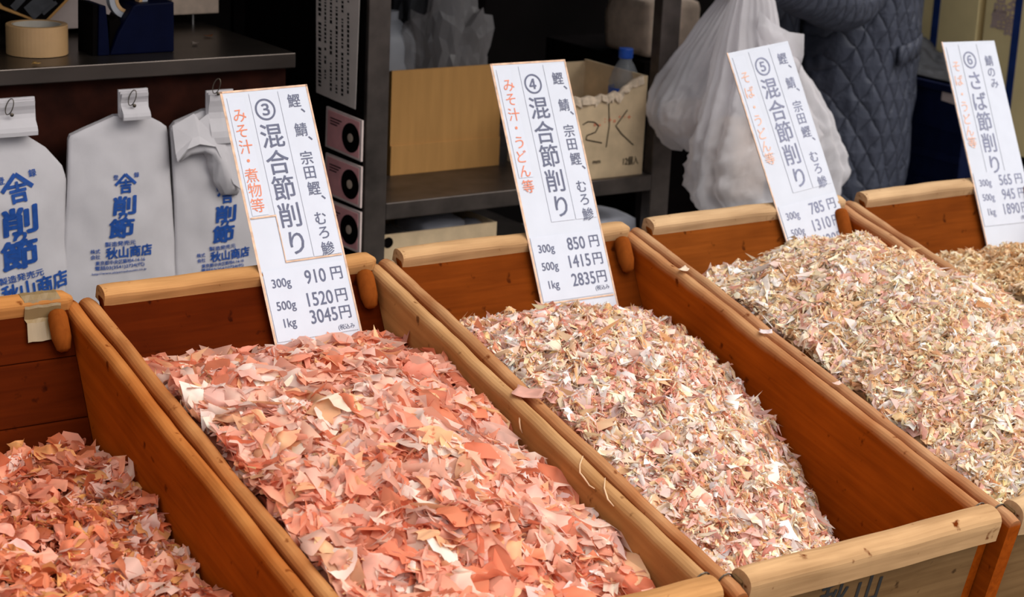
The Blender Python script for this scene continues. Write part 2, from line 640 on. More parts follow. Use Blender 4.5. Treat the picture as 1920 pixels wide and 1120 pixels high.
def make_bin(key, x0, label):
    R = thing('wooden_bin', label, 'wooden bin', (x0, 0, 0), ROT_BIN, 'wooden bins in the row')
    sd = x0 * 7 + 3
    lw = side_wall(0.002, 0.002 + T, sd, R, M_SIDE[key], -BIN_L - 0.012)
    rw = side_wall(0.498 - T, 0.498, sd + 1.7, R, M_SIDE['dusty' if key == 'b' else key], -BIN_L + 0.012)
    # sloping back board
    tn = math.tan(SLOPE)
    bm = bmesh.new()
    yb = -0.026
    for za, zb_ in (((0.0, -0.058), (-0.0592, -0.126), (-0.1272, -BIN_H)) if key == 'left' else ((0.0, -BIN_H),)):
        add_prism(bm, [(T + 0.002, yb + za * tn, za), (T + 0.002, yb + zb_ * tn, zb_), (T + 0.002, yb + zb_ * tn + 0.018, zb_), (T + 0.002, yb + za * tn + 0.016, za - 0.001)],
                  (0.496 - 2 * T, 0, 0))
    obj('back_wall', bm, M_BACK[key], R, bevel=0.002)
    rail('back_rail', T + 0.004, 0.484, -0.016, 0.002, 0.017, 0.013, sd, R, M_RAIL[key], 0.02)
    # rounded peg in the right back corner
    bm = bmesh.new()
    c = Vector((0.452, -0.041, 0))
    dn = Vector((0, -math.sin(SLOPE), -math.cos(SLOPE)))
    rings = []
    for k, (s, r) in enumerate([(-0.002, 0.004), (0.0, 0.009), (0.004, 0.0125), (0.012, 0.014), (0.04, 0.014), (0.056, 0.010), (0.06, 0.005)]):
        rings.append(ring(c + dn * s, Vector((1, 0, 0)), Vector((0, -math.cos(SLOPE), math.sin(SLOPE))), r, r, 14))
    add_loft(bm, rings)
    obj('corner_peg', bm, M_PEG, R, smooth=True)
    # front board and rounded front rail
    fw = box('front_wall', (T + 0.002, -BIN_L + 0.006, -BIN_H), (0.498 - T, -BIN_L + 0.026, -0.006), M_FRONT, R, 0.002)
    rail('front_rail', T + 0.006, 0.496, -BIN_L + 0.010, -0.014, 0.021, 0.022, sd + 4, R, M_RAIL[key], 0.012)
    box('bottom_board', (T + 0.002, -BIN_L + 0.026, -BIN_H), (0.498 - T, -0.24, -BIN_H + 0.012), M_SIDE[key], R)
    # dark nail bars near the front ends of the side boards
    for xc in (0.002 + T / 2, 0.498 - T / 2):
        bm = bmesh.new()
        yn = -BIN_L + (0.022 if xc < 0.2 else 0.034)
        add_tube(bm, [(xc + 0.0125 * math.cos(PI - PI * k / 8), yn, -0.0145 + 0.0135 * math.sin(PI * k / 8)) for k in range(9)], 0.0012, 6)
        obj('wire_band', bm, M_WIRE, lw if xc < 0.2 else rw)
    R['fw'] = fw.name
    return R


BIN = {k: make_bin(k, x0, lab) for k, x0, lab in BINS}

# kraft tape patch folded over the back rail of the left bin
bm = bmesh.new()
prof = [(-0.036, -0.012), (-0.034, 0.004), (-0.028, 0.0135), (-0.018, 0.0165), (-0.008, 0.015), (-0.001, 0.009)]
dn = (-math.sin(SLOPE), -math.cos(SLOPE))
prof = [(-0.0285 + dn[0] * 0.046 - 0.0035, dn[1] * 0.046 + 0.001), (-0.0305 + dn[0] * 0.02, dn[1] * 0.02 + 0.001)] + prof
xs = [0.408 + 0.053 * k / 8 for k in range(9)]
rings = []
vv = [[bm.verts.new((x + 0.001 * math.sin(j * 2.1) * (k in (0, 8)) - 0.003 * (j == 0) * (1 - k / 8), p, q + 0.0007 * math.sin(k * 1.7 + j))) for j, (p, q) in enumerate(prof)] for k, x in enumerate(xs)]
for a, b in zip(vv, vv[1:]):
    for i in range(len(prof) - 1):
        bm.faces.new((a[i], a[i + 1], b[i + 1], b[i]))
tp = obj('tape_patch', bm, M_TAPE, BIN['left'])
tp.modifiers.new('thick', 'SOLIDIFY').thickness = 0.0006
tag(tp, 'square of kraft tape over the back rail')


# black stencilled marks on the front board of the middle bin
ink = Ink()
ink.put('秋', 0.205, 0.075, 0.055, 0.02)
ink.put('山', 0.27, 0.075, 0.055, 0.02)
ink.build('stencil_mark', M_BLACKINK, bpy.data.objects[BIN['c']['fw']], lambda x, y: (x, -BIN_L + 0.0052, -y))

for k_ in BIN:
    del BIN[k_]['fw']

# dark trestle under the bins
st = struct(thing('display_stand', None, None, (0, 0, 0)))
Mb = Matrix.Rotation(TAU, 4, 'X')
box('stand_top', (-0.52, -BIN_L, -BIN_H - 0.03), (2.02, -0.02, -BIN_H - 0.001), M_DARK, st, m=Mb)
for x in (-0.45, 0.75, 1.95):
    for y in (-0.8, -0.12):
        z1 = y * math.sin(TAU) - (BIN_H + 0.012) * math.cos(TAU)
        y1 = y * math.cos(TAU) + BIN_H * math.sin(TAU)
        box('stand_leg', (x - 0.03, y1 - 0.03, FLOOR_Z), (x + 0.03, y1 + 0.03, z1), M_DARK, st)


# ------------------------------------------------------------------ heaps of shavings
def tps(pts):
    P = np.array(pts, float)
    n = len(P)

    def U(r2):
        return np.where(r2 > 1e-12, 0.5 * r2 * np.log(np.maximum(r2, 1e-12)), 0)
    d2 = ((P[:, None, :2] - P[None, :, :2]) ** 2).sum(-1)
    K = U(d2) + np.eye(n) * 1e-4
    A = np.zeros((n + 3, n + 3))
    A[:n, :n] = K
    A[:n, n] = 1
    A[:n, n + 1:] = P[:, :2]
    A[n:, :n] = A[:n, n:].T
    sol = np.linalg.solve(A, np.concatenate([P[:, 2], np.zeros(3)]))

    def h(x, y):
        d2 = (x[..., None] - P[:, 0]) ** 2 + (y[..., None] - P[:, 1]) ** 2
        return (U(d2) * sol[:n]).sum(-1) + sol[n] + sol[n + 1] * x + sol[n + 2] * y
    return h


def fbm(rng, scale, amp):
    k = [(rng.normal(size=2) * scale * (1 + i * 0.6), rng.uniform(0, 6.28), amp / (1 + i * 0.5)) for i in range(7)]
    return lambda x, y: sum(a * np.sin(x * f[0] + y * f[1] + p) for f, p, a in k) * 0.5


def heap(name, key, ctrl, layers, label, seed, rough=(42, 0.012), xr=(0.034, 0.466), base_col=(0.3, 0.13, 0.08), yr=(-0.875, -0.05), overflow=None):
    rng = np.random.default_rng(seed)
    h0 = tps(ctrl)
    bumps = fbm(rng, rough[0], rough[1])
    patch = fbm(rng, 17, 1.0)
    bumps2 = fbm(rng, rough[0] * 2.6, rough[1] * 0.45)
    tn = math.tan(SLOPE)

    def H(x, y):
        return np.maximum(h0(x, y) + bumps(x, y) + bumps2(x, y), -BIN_H + 0.014)

    def ywall(z):
        return -0.034 + np.minimum(z, 0) * tn
    V, F, COL = [], [], []
    nv = 0
    # the body of the heap
    nx, ny = 46, 84
    gx, gy = np.meshgrid(np.linspace(0.028, 0.472, nx), np.linspace(-0.884, -0.045, ny), indexing='ij')
    gz = H(gx, gy) - 0.008
    over = gy > ywall(gz)
    gy2 = np.where(over, ywall(gz), gy)
    V.append(np.stack([gx, gy2, gz], -1).reshape(-1, 3))
    i = np.arange(nx * ny).reshape(nx, ny)
    q = np.stack([i[:-1, :-1], i[1:, :-1], i[1:, 1:], i[:-1, 1:]], -1).reshape(-1, 4)
    F.append(q)
    rim_ = np.concatenate([i[:, 0], i[-1, 1:], i[-2::-1, -1], i[0, -2:0:-1]])
    sk = V[0][rim_].copy()
    sk[:, 2] = np.maximum(sk[:, 2] - 0.07, -BIN_H + 0.012)
    sk[:, 1] = np.minimum(sk[:, 1], ywall(sk[:, 2]))
    V.append(sk)
    m_ = len(rim_)
    k_ = np.arange(m_)
    F.append(np.stack([rim_, rim_[(k_ + 1) % m_], nx * ny + (k_ + 1) % m_, nx * ny + k_], -1))
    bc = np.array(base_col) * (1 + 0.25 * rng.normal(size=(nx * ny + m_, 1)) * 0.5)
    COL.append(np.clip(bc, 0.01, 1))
    nv = nx * ny + m_
    for L in layers:
        n = L['n']
        x = rng.uniform(xr[0], xr[1], n)
        y = rng.uniform(yr[0], yr[1], n)
        if overflow is not None:
            k = n // 16
            x[:k] = rng.uniform(0.45, overflow[0], k)
            y[:k] = rng.uniform(overflow[1], overflow[2], k)
        z = H(x, y)
        if overflow is not None:
            z[:k] = np.maximum(z[:k], 0.004 + 0.010 * rng.random(k))
        ok = y < ywall(z) - 0.006
        if L.get('where') is not None:
            ok &= L['where'](x, y, rng)
        x, y, z = x[ok], y[ok], z[ok]
        n = len(x)
        e = 0.004
        nx_ = -(H(x + e, y) - H(x - e, y)) / (2 * e)
        ny_ = -(H(x, y + e) - H(x, y - e)) / (2 * e)
        N = np.stack([nx_, ny_, np.ones(n)], -1)
        N /= np.linalg.norm(N, axis=1, keepdims=True)
        N = N + rng.normal(size=(n, 3)) * L['tilt']
        N /= np.linalg.norm(N, axis=1, keepdims=True)
        A = np.cross(N, rng.normal(size=(n, 3)))
        A /= np.linalg.norm(A, axis=1, keepdims=True)
        B = np.cross(N, A)
        a = np.minimum(L['a'][0] * np.exp(rng.normal(size=n) * L['a'][1]), 1.9 * L['a'][0])
        b = np.minimum(L['b'][0] * np.exp(rng.normal(size=n) * L['b'][1]), 1.9 * L['b'][0])
        lift = L['lift'][0] + (L['lift'][1] - L['lift'][0]) * rng.random(n) ** L.get('lp', 1.0)
        P0 = np.stack([x, y, z], -1) + np.array([0, 0, 1.0]) * lift[:, None]
        # keep clear of the side boards
        if overflow is None:
            P0[:, 0] = np.clip(P0[:, 0], xr[0] + np.minimum(a, 0.02) * 0.6, xr[1] - np.minimum(a, 0.02) * 0.6)
        nu = L.get('nu', 4)
        nw = L.get('nw', 3)
        uu, ww = np.meshgrid(np.linspace(-1, 1, nu), np.linspace(-1, 1, nw), indexing='ij')
        uu, ww = uu.ravel(), ww.ravel()
        m = len(uu)
        j = L.get('jit', 0.3)
        edge = np.maximum(np.abs(uu), np.abs(ww)) > 0.99
        U_ = uu + rng.normal(size=(n, m)) * j * np.where(edge, 0.5, 0.25)
        W_ = ww + rng.normal(size=(n, m)) * j * np.where(edge, 0.6, 0.25)
        # taper and shear give odd shapes
        W_ = W_ * (1 + rng.uniform(-0.35, 0.25, (n, 1)) * U_)
        U_ = U_ + rng.uniform(-0.3, 0.3, (n, 1)) * W_
        c1 = rng.normal(size=(n, 1)) * L['curl']
        c2 = rng.normal(size=(n, 1)) * L['curl'] * 1.3
        c3 = rng.normal(size=(n, 1)) * L['curl'] * 0.6
        ph = rng.uniform(0, 6.28, (n, 1))
        Zc = a[:, None] * (c1 * (U_ ** 2 - 0.35) + c3 * U_ * W_ + L.get('rip', 0.12) * (np.sin(3.1 * U_ + ph) + 0.7 * np.sin(2.6 * W_ + 1.7 * U_ + 2 * ph))) + b[:, None] * c2 * (W_ ** 2 - 0.35)
        P = P0[:, None, :] + A[:, None, :] * (a[:, None] * U_)[..., None] + B[:, None, :] * (b[:, None] * W_)[..., None] + N[:, None, :] * Zc[..., None]
        hi = H(P[..., 0], P[..., 1]) + L['top']
        P[..., 2] = np.where(P[..., 2] > hi, hi + 0.3 * (P[..., 2] - hi), P[..., 2])
        low = H(P[..., 0], P[..., 1]) - 0.010
        P[..., 2] = np.maximum(P[..., 2], low)
        P[..., 0] = np.clip(P[..., 0], 0.0265, 0.4735 if overflow is None else 9)
        P[..., 1] = np.minimum(P[..., 1], -0.032 + np.minimum(P[..., 2], 0) * tn)
        P[..., 1] = np.maximum(P[..., 1], -0.888)
        V.append(P.reshape(-1, 3))
        ii = np.arange(nu * nw).reshape(nu, nw)
        q = np.stack([ii[:-1, :-1], ii[1:, :-1], ii[1:, 1:], ii[:-1, 1:]], -1).reshape(-1, 4)
        F.append((nv + np.arange(n)[:, None, None] * m + q[None]).reshape(-1, 4))
        pal = np.array([p[0] for p in L['pal']])
        wt = np.array([p[1] for p in L['pal']], float)
        # tufts: shavings of one colour cling together
        lum = pal[:, 1] / pal[:, 0]
        lum = (lum - lum.mean()) / (lum.std() + 1e-6)
        ww_ = wt[None, :] * np.exp(0.6 * lum[None, :] * patch(x, y)[:, None])
        cs_ = np.cumsum(ww_ / ww_.sum(1, keepdims=True), 1)
        pick = np.minimum((rng.random((n, 1)) > cs_).sum(1), len(pal) - 1)
        col = pal[pick] * np.exp(rng.normal(size=(n, 1)) * 0.14) * np.exp(rng.normal(size=(n, 3)) * 0.02)
        col = col[:, None, :] * (1 + 0.13 * rng.normal(size=(n, m, 1)))
        COL.append(np.clip(col, 0.01, 0.95).reshape(-1, 3))
        nv += n * m
    V = np.concatenate(V)
    F = np.concatenate(F)
    COL = np.concatenate(COL)
    x0 = BIN[key].location.x
    V[:, 0] += x0
    me = bpy.data.meshes.new(name)
    me.vertices.add(len(V))
    me.vertices.foreach_set('co', V.astype(np.float32).ravel())
    me.loops.add(len(F) * 4)
    me.loops.foreach_set('vertex_index', F.astype(np.int32).ravel())
    me.polygons.add(len(F))
    me.polygons.foreach_set('loop_start', (np.arange(len(F)) * 4).astype(np.int32))
    me.polygons.foreach_set('use_smooth', np.ones(len(F), bool))
    me.update(calc_edges=True)
    ca = me.attributes.new('flake_color', 'FLOAT_COLOR', 'POINT')
    ca.data.foreach_set('color', np.concatenate([COL, np.ones((len(COL), 1))], 1).astype(np.float32).ravel())
    o = link(name, me, M_FLAKE if key in ('left', 'b') else M_CRUMB)
    o.rotation_euler = ROT_BIN
    tag(o, label, 'fish shavings', None, 'stuff')
    return o


SAL = [((0.88, 0.43, 0.30), 5), ((0.84, 0.33, 0.21), 4), ((0.92, 0.55, 0.43), 5), ((0.72, 0.22, 0.115), 3), ((0.88, 0.46, 0.25), 2), ((0.93, 0.68, 0.58), 2)]
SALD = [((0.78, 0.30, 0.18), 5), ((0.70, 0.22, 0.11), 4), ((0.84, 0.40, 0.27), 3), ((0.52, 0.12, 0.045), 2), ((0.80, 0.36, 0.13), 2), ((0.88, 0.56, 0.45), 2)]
MIX = [((0.92, 0.54, 0.43), 6), ((0.84, 0.37, 0.27), 4), ((0.86, 0.50, 0.25), 4), ((0.94, 0.71, 0.61), 4), ((0.60, 0.22, 0.12), 2), ((0.92, 0.60, 0.36), 3)]
BEI = [((0.95, 0.71, 0.46), 6), ((0.92, 0.58, 0.32), 4), ((0.95, 0.79, 0.60), 5), ((0.95, 0.83, 0.77), 3), ((0.92, 0.54, 0.44), 2), ((0.68, 0.36, 0.17), 1)]
BEP = [((0.94, 0.68, 0.60), 4), ((0.95, 0.82, 0.76), 4), ((0.90, 0.50, 0.40), 2), ((0.95, 0.72, 0.52), 3)]
BROWN = [((0.90, 0.65, 0.40), 5), ((0.80, 0.50, 0.26), 4), ((0.93, 0.75, 0.55), 3), ((0.60, 0.34, 0.15), 2)]


def big(n, pal, a=0.017, b=0.012):
    return dict(n=n, a=(a, 0.45), b=(b, 0.4), tilt=0.27, lift=(-0.002, 0.010), curl=0.34, pal=pal, nu=6, nw=4, jit=0.2, rip=0.13, top=0.014)


def mid(n, pal, a=0.0085, b=0.006, curl=0.6):
    return dict(n=n, a=(a, 0.4), b=(b, 0.4), tilt=0.27, lift=(-0.003, 0.006), curl=curl, pal=pal, nu=5, nw=3, jit=0.22, rip=0.16, top=0.009)


def fib(n, pal, a=0.0065, b=0.0008):
    return dict(n=n, a=(a, 0.4), b=(b, 0.35), tilt=0.25, lift=(-0.002, 0.007), curl=0.95, pal=pal, nu=7, nw=2, jit=0.2, rip=0.2, top=0.010)


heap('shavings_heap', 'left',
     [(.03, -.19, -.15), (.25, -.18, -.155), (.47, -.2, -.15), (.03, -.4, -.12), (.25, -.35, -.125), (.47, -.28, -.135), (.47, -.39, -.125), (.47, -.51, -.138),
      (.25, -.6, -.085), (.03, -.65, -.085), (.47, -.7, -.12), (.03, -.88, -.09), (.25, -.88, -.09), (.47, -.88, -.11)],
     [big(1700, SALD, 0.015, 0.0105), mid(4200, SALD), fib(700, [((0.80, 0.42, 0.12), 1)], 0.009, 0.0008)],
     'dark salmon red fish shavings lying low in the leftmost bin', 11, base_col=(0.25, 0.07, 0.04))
heap('shavings_heap', 'b',
     [(.03, -.1, -.085), (.03, -.2, -.035), (.03, -.4, -.012), (.03, -.6, -.012), (.03, -.86, -.03),
      (.25, -.09, -.105), (.25, -.14, -.07), (.25, -.22, -.03), (.25, -.35, .008), (.25, -.5, .02), (.25, -.65, .008), (.25, -.86, -.035),
      (.47, -.12, -.09), (.47, -.296, -.05), (.47, -.43, -.05), (.47, -.57, -.06), (.47, -.765, -.068), (.47, -.88, -.1), (.36, -.2, -.045)],
     [big(2300, SAL, 0.018, 0.013), big(160, SAL, 0.03, 0.02), mid(3600, SAL, 0.009, 0.0065), fib(500, [((0.84, 0.58, 0.30), 1)], 0.009, 0.0008)],
     'heap of large thin salmon pink fish flakes in the second bin from left', 12, base_col=(0.42, 0.15, 0.09))
heap('shavings_heap', 'c',
     [(.03, -.1, -.095), (.03, -.2, -.055), (.03, -.35, -.022), (.03, -.5, -.02), (.03, -.65, -.03), (.03, -.8, -.04), (.03, -.89, -.055),
      (.25, -.1, -.10), (.25, -.15, -.062), (.25, -.25, -.022), (.25, -.4, -.008), (.25, -.55, -.022), (.25, -.7, -.05), (.25, -.89, -.105),
      (.47, -.11, -.115), (.47, -.155, -.108), (.47, -.253, -.09), (.47, -.386, -.105), (.47, -.521, -.142), (.47, -.652, -.215), (.47, -.8, -.25), (.47, -.89, -.25), (.38, -.86, -.175)],
     [mid(10000, MIX, 0.0085, 0.0042, 0.8), mid(1700, BEP, 0.015, 0.009), fib(11000, BEI), fib(1500, BEI, 0.012, 0.001)],
     'mound of mixed pink and beige shavings sloping away from a bare wall', 13, rough=(50, 0.013), base_col=(0.55, 0.26, 0.14))
heap('shavings_heap', 'd',
     [(.03, -.1, -.09), (.03, -.2, -.03), (.03, -.3, -.012), (.03, -.45, -.006), (.03, -.6, -.01), (.03, -.88, -.025),
      (.25, -.09, -.06), (.25, -.15, -.005), (.25, -.22, .04), (.25, -.4, .062), (.25, -.6, .045), (.25, -.88, .0),
      (.38, -.2, .015), (.47, -.13, -.04), (.47, -.216, -.035), (.47, -.265, -.033), (.47, -.34, .0), (.47, -.42, .016), (.47, -.5, .006), (.47, -.62, -.03), (.47, -.88, -.05)],
     [mid(9000, BEI, 0.008, 0.0038, 0.8), mid(2000, BEP, 0.0145, 0.0075), fib(20000, BEI), fib(3000, BEI, 0.012, 0.001)],
     'high heap of beige fish shavings spilling over the board on its right', 14, rough=(50, 0.013), base_col=(0.62, 0.38, 0.2),
     overflow=(0.54, -0.47, -0.32))
heap('shavings_heap', 'e',
     [(.03, -.1, -.1), (.03, -.2, -.06), (.03, -.35, -.005), (.03, -.42, .008), (.03, -.5, -.01), (.03, -.88, -.04),
      (.25, -.12, -.095), (.25, -.2, -.045), (.25, -.4, .012), (.25, -.6, .0), (.25, -.88, -.03), (.47, -.12, -.1), (.47, -.3, -.05), (.47, -.6, -.05), (.47, -.88, -.06)],
     [mid(6500, BROWN, 0.007, 0.0035, 0.8), fib(13000, BROWN, 0.006, 0.0008)],
     'fine tan fish shavings in the rightmost bin', 15, rough=(50, 0.013), base_col=(0.38, 0.25, 0.13))


def loose_flake(p_bin, size, col, label, seed, rz=0.0):
    rng = np.random.default_rng(seed)
    vs, fs, cols = [], [], []
    nu, nw = 7, 5
    for i in range(nu):
        for j in range(nw):
            u, w = -1 + 2 * i / (nu - 1), -1 + 2 * j / (nw - 1)
            u2 = u + rng.normal() * 0.07
            w2 = w * (1 - 0.35 * u) + rng.normal() * 0.09
            vs.append((size[0] * u2, size[1] * w2, 0.0022 + size[0] * (0.16 * u * u + 0.12 * w * u + 0.1 * w * w)))
            k = 1 + rng.normal() * 0.08
            cols.append((col[0] * k, col[1] * k, col[2] * k, 1))
    for i in range(nu - 1):
        for j in range(nw - 1):
            a = i * nw + j
            fs.append((a, a + nw, a + nw + 1, a + 1))
    o = py('fish_flake', vs, fs, M_FLAKE, None, True)
    ca = o.data.attributes.new('flake_color', 'FLOAT_COLOR', 'POINT')
    ca.data.foreach_set('color', [c for q in cols for c in q])
    o.location = Mb @ Vector(p_bin)
    o.rotation_euler = (TAU, 0, rz)
    o.modifiers.new('thick', 'SOLIDIFY').thickness = 0.0005
    return tag(o, label, 'fish flake')


loose_flake((0.504, -0.438, -0.001), (0.021, 0.013), (0.80, 0.46, 0.36), 'loose pink flake lying across the rim between sign 3 and sign 4 bins', 1, -0.9)
loose_flake((0.990, -0.17, -0.001), (0.011, 0.006), (0.86, 0.72, 0.56), 'small cream flake high on the rim beside the sign 5 heap', 2, 0.5)
loose_flake((0.992, -0.385, -0.001), (0.010, 0.006), (0.88, 0.76, 0.74), 'small whitish flake halfway down the rim left of the beige heap', 3, -0.6)
loose_flake((0.985 + 0.015, -0.55, -0.001), (0.008, 0.004), (0.84, 0.62, 0.52), 'tiny pinkish flake low on the rim left of the beige heap', 4, 0.2)


def shred(pts, label):
    bm = bmesh.new()
    add_tube(bm, [Mb @ Vector(p) for p in pts], [0.0007 + 0.0006 * math.sin(PI * i / (len(pts) - 1)) for i in range(len(pts))], 6)
    return tag(obj('fish_shred', bm, M_SHRED, None, smooth=True), label, 'fish shred')


M_SHRED = plain('pale shred', (0.66, 0.42, 0.24), 0.6)
shred([(.482, -.455, -.012), (.4755, -.462, -.016), (.471, -.470, -.020), (.470, -.476, -.027), (.472, -.480, -.033)], 'short pale shred hanging from the rim beside the loose pink flake')
shred([(.487, -.60, 0.001), (.478, -.608, -.006), (.4725, -.618, -.012), (.471, -.630, -.012), (.4715, -.644, -.016), (.472, -.655, -.014)], 'curly pale shred stuck low on the board beside the salmon flakes')
shred([(.486, -.655, .0005), (.477, -.668, -.006), (.4725, -.685, -.012), (.472, -.70, -.013)], 'straight pale shred lowest on the board beside the salmon flakes')

# ------------------------------------------------------------------ price signs
UPV = Vector((0, math.sin(SLOPE), math.cos(SLOPE)))


def price_sign(n, xt, st, tilt, width, length, title, red, right, prices, rows, label, tax=None, cx=0.068, y0=0.0, seam=None, faint=False, brown=True):
    """xt, st: the top left corner in the plane of the leaning back board; tilt: turn in that plane"""
    # sign frame: X along the sign, Z up the sign, -Y its face
    R = thing('price_sign', label, 'price sign', (0, 0, 0))
    base = Matrix.Rotation(TAU, 4, 'X') @ Matrix.Translation((xt, -0.037, 0)) @ Matrix.Rotation(-SLOPE, 4, 'X') @ Matrix.Translation((0, 0, st)) @ Matrix.Rotation(tilt, 4, 'Y')
    R.matrix_world = base
    ink_k = M_INK2 if faint else M_INK
    # card
    bm = bmesh.new()
    nx, nz = 8, 24
    vs = []
    for i in range(nx + 1):
        for j in range(nz + 1):
            x, z = width * i / nx, -length * j / nz
            vs.append(bm.verts.new((x, 0.0, z)))
    for i in range(nx):
        for j in range(nz):
            a = i * (nz + 1) + j
            bm.faces.new((vs[a], vs[a + nz + 1], vs[a + nz + 2], vs[a + 1]))
    o = obj('card', bm, M_CARD, R)
    CARD = o
    s = o.modifiers.new('thick', 'SOLIDIFY')
    s.thickness = 0.003
    s.offset = 0
    yf = -0.0017

    def strip(nm, x0, ya, x1, yb, mat, dy):
        b = bmesh.new()
        add_box(b, (x0, dy - 0.0003, -yb), (x1, dy, -ya))
        return obj(nm, b, mat, CARD)
    # yellowed tape along the edges
    if brown:
        strip('edge_tape', -0.0015, -0.001, 0.0025, length, M_EDGE, yf)
        strip('edge_tape', width - 0.0018, -0.001, width + 0.0012, length, M_EDGE, yf)
        strip('edge_tape', -0.001, -0.0012, width + 0.001, 0.002, M_EDGE, yf)
    else:
        strip('edge_tape', -0.0014, -0.001, 0.0012, length, M_EDGE, yf)
    # paper slips pasted on the card
    strip('paper_slip', cx - 0.024, 0.006, cx + 0.024, 0.272 + y0, M_SLIP, yf - 0.0003)
    strip('paper_slip', 0.008, 0.010, 0.036, 0.196, M_SLIP, yf - 0.0003)
    strip('paper_slip', cx + 0.026, 0.006, width - 0.004, 0.272 + y0, M_SLIP, yf - 0.0003)
    pt = rows[0] - 0.018
    pb = rows[-1] + (0.03 if tax else 0.018)
    strip('paper_slip', 0.004, pt, width - 0.004, pb, M_SLIP, yf - 0.0005)
    if seam:
        for x0, ya, x1, yb in seam:
            strip('edge_tape', x0, ya, x1, yb, M_EDGE, yf - 0.0007)
    dyl = yf - 0.0012
    d = y0

    def ink_part(nm, items, mat=ink_k):
        K = Ink()
        for it in items:
            K.put(*it[:4], **(it[4] if len(it) > 4 else {}))
        return K.build(nm, mat, R, lambda x, y: (x, dyl, -y))
    ink_part('number_mark', [(str('①②③④⑤⑥'[n - 1]), cx - 0.002, 0.035 + d, 0.041, dict(bold=0.009))])
    ys = [0.077, 0.119, 0.160, 0.203, 0.247]
    ink_part('product_name', [(c, cx + (0.002 if c == 'り' else 0), y + d, 0.041, dict(bold=0.009)) for c, y in zip(title, ys)])
    words, cur = [], []
    for w_ in right:
        cur.append(w_)
        if w_[0] == '、':
            words.append(cur)
            cur = []
    words.append(cur)
    for w_ in words:
        ink_part('fish_name', [(c, cx + 0.05 + dx, y + d, 0.023, dict(bold=0.006)) for c, dx, y in w_])
    for (g, p), y in zip(prices, rows):
        ink_part('weight_mark', [(g, 0.031, y + 0.005, 0.019, dict(bold=0.014, sx=0.9))])
        ink_part('price_mark', [(p[:-1], width - 0.058, y, 0.030, dict(bold=0.012, sx=0.82)), ('円', width - 0.021, y, 0.023, dict(bold=0.014))])
    if tax:
        ink_part('tax_note', [('(税込み', width - 0.024, tax, 0.0088, dict(bold=0.008))])
    tag(ink_part('dish_list', [(c, x, y, 0.024, dict(bold=0.003)) for c, x, y in red], M_RED2 if faint else M_RED), 'orange red lettering')
    return R


RIGHT = [('鰹', 0, .028), ('、', .012, .045), ('鯖', .001, .075), ('、', .014, .09), ('宗', 0, .12), ('田', .0, .144), ('鰹', .001, .169), ('、', .014, .185), ('む', .001, .217), ('ろ', .001, .24), ('鯵', .002, .265)]
RED3 = [('み', .023, .039), ('そ', .021, .063), ('汁', .022, .088), ('・', .021, .110), ('煮', .021, .133), ('物', .021, .156), ('等', .020, .180)]
RED4 = [('み', .026, .038), ('そ', .024, .062), ('汁', .024, .088), ('・', .023, .111), ('う', .023, .136), ('ど', .022, .160), ('ん', .022, .185), ('等', .022, .211)]
RED5 = [('そ', .023, .05), ('ば', .022, .078), ('・', .022, .106), ('う', .021, .131), ('ど', .021, .156), ('ん', .020, .180), ('等', .02, .203)]
price_sign(3, 0.272, 0.298, math.radians(-1.0), 0.148, 0.52, '混合節削り', RED3, [(c, x, y - .003) for c, x, y in RIGHT], [('300g', '910円'), ('500g', '1520円'), ('1kg', '3045円')], [.300, .335, .362],
           'price sign planted in the salmon flakes, its lower left corner left blank', tax=.385, cx=.070, y0=-.002,
           seam=[(.004, .198, .046, .2005), (.046, .198, .0475, .272), (.046, .271, .144, .2735)])
price_sign(4, 0.768, 0.314, math.radians(0.3), 0.150, 0.54, '混合節削り', RED4, RIGHT, [('300g', '850円'), ('500g', '1415円'), ('1kg', '2835円')], [.315, .345, .376],
           'price sign in front of the torn carton and the big brown box', tax=.395, cx=.077, y0=.003, seam=[(.004, .408, .146, .4105)])
price_sign(5, 1.275, 0.306, math.radians(-6.0), 0.150, 0.50, '混合節削り', RED5, RIGHT, [('300g', '785円'), ('500g', '1310円'), ('1kg', '2620円')], [.310, .341, .372],
           'price sign in front of the plastic carrier bags, in the high beige heap', cx=.073, y0=.002, faint=True, brown=False)
price_sign(6, 1.816, 0.299, math.radians(1.5), 0.145, 0.52, 'さば節削り', RED5, [('鯖', 0, .038), ('の', 0, .062), ('み', .002, .085)], [('300g', '565円'), ('500g', '945円'), ('1kg', '1890円')], [.282, .311, .340],
           'price sign in front of the straw coloured cartons, in fine tan shavings', tax=.36, cx=.066, y0=.003, faint=True, brown=False)

# ------------------------------------------------------------------ steel counter at the left
zc = 0.228
ct = thing('steel_counter', 'stainless steel counter with dark red brown front, behind the left bins', 'counter', (0, 0.56, FLOOR_Z))


def child_world(o, root):
    o.matrix_parent_inverse = Matrix.Translation(-Vector(root.location)) if root.rotation_euler == Euler((0, 0, 0)) else root.matrix_basis.inverted()
    return o


def wbox(name, lo, hi, mat, root, bevel=0.0):
    return child_world(box(name, lo, hi, mat, root, bevel), root)


wbox('worktop', (-0.9, 0.555, zc - 0.028), (0.645, 1.15, zc), M_TOP, ct, 0.002)
wbox('front_panel', (-0.9, 0.575, FLOOR_Z), (0.635, 0.60, zc - 0.028), M_RUST, ct)
wbox('end_panel', (0.61, 0.60, FLOOR_Z), (0.635, 1.15, zc - 0.028), M_RUST, ct)

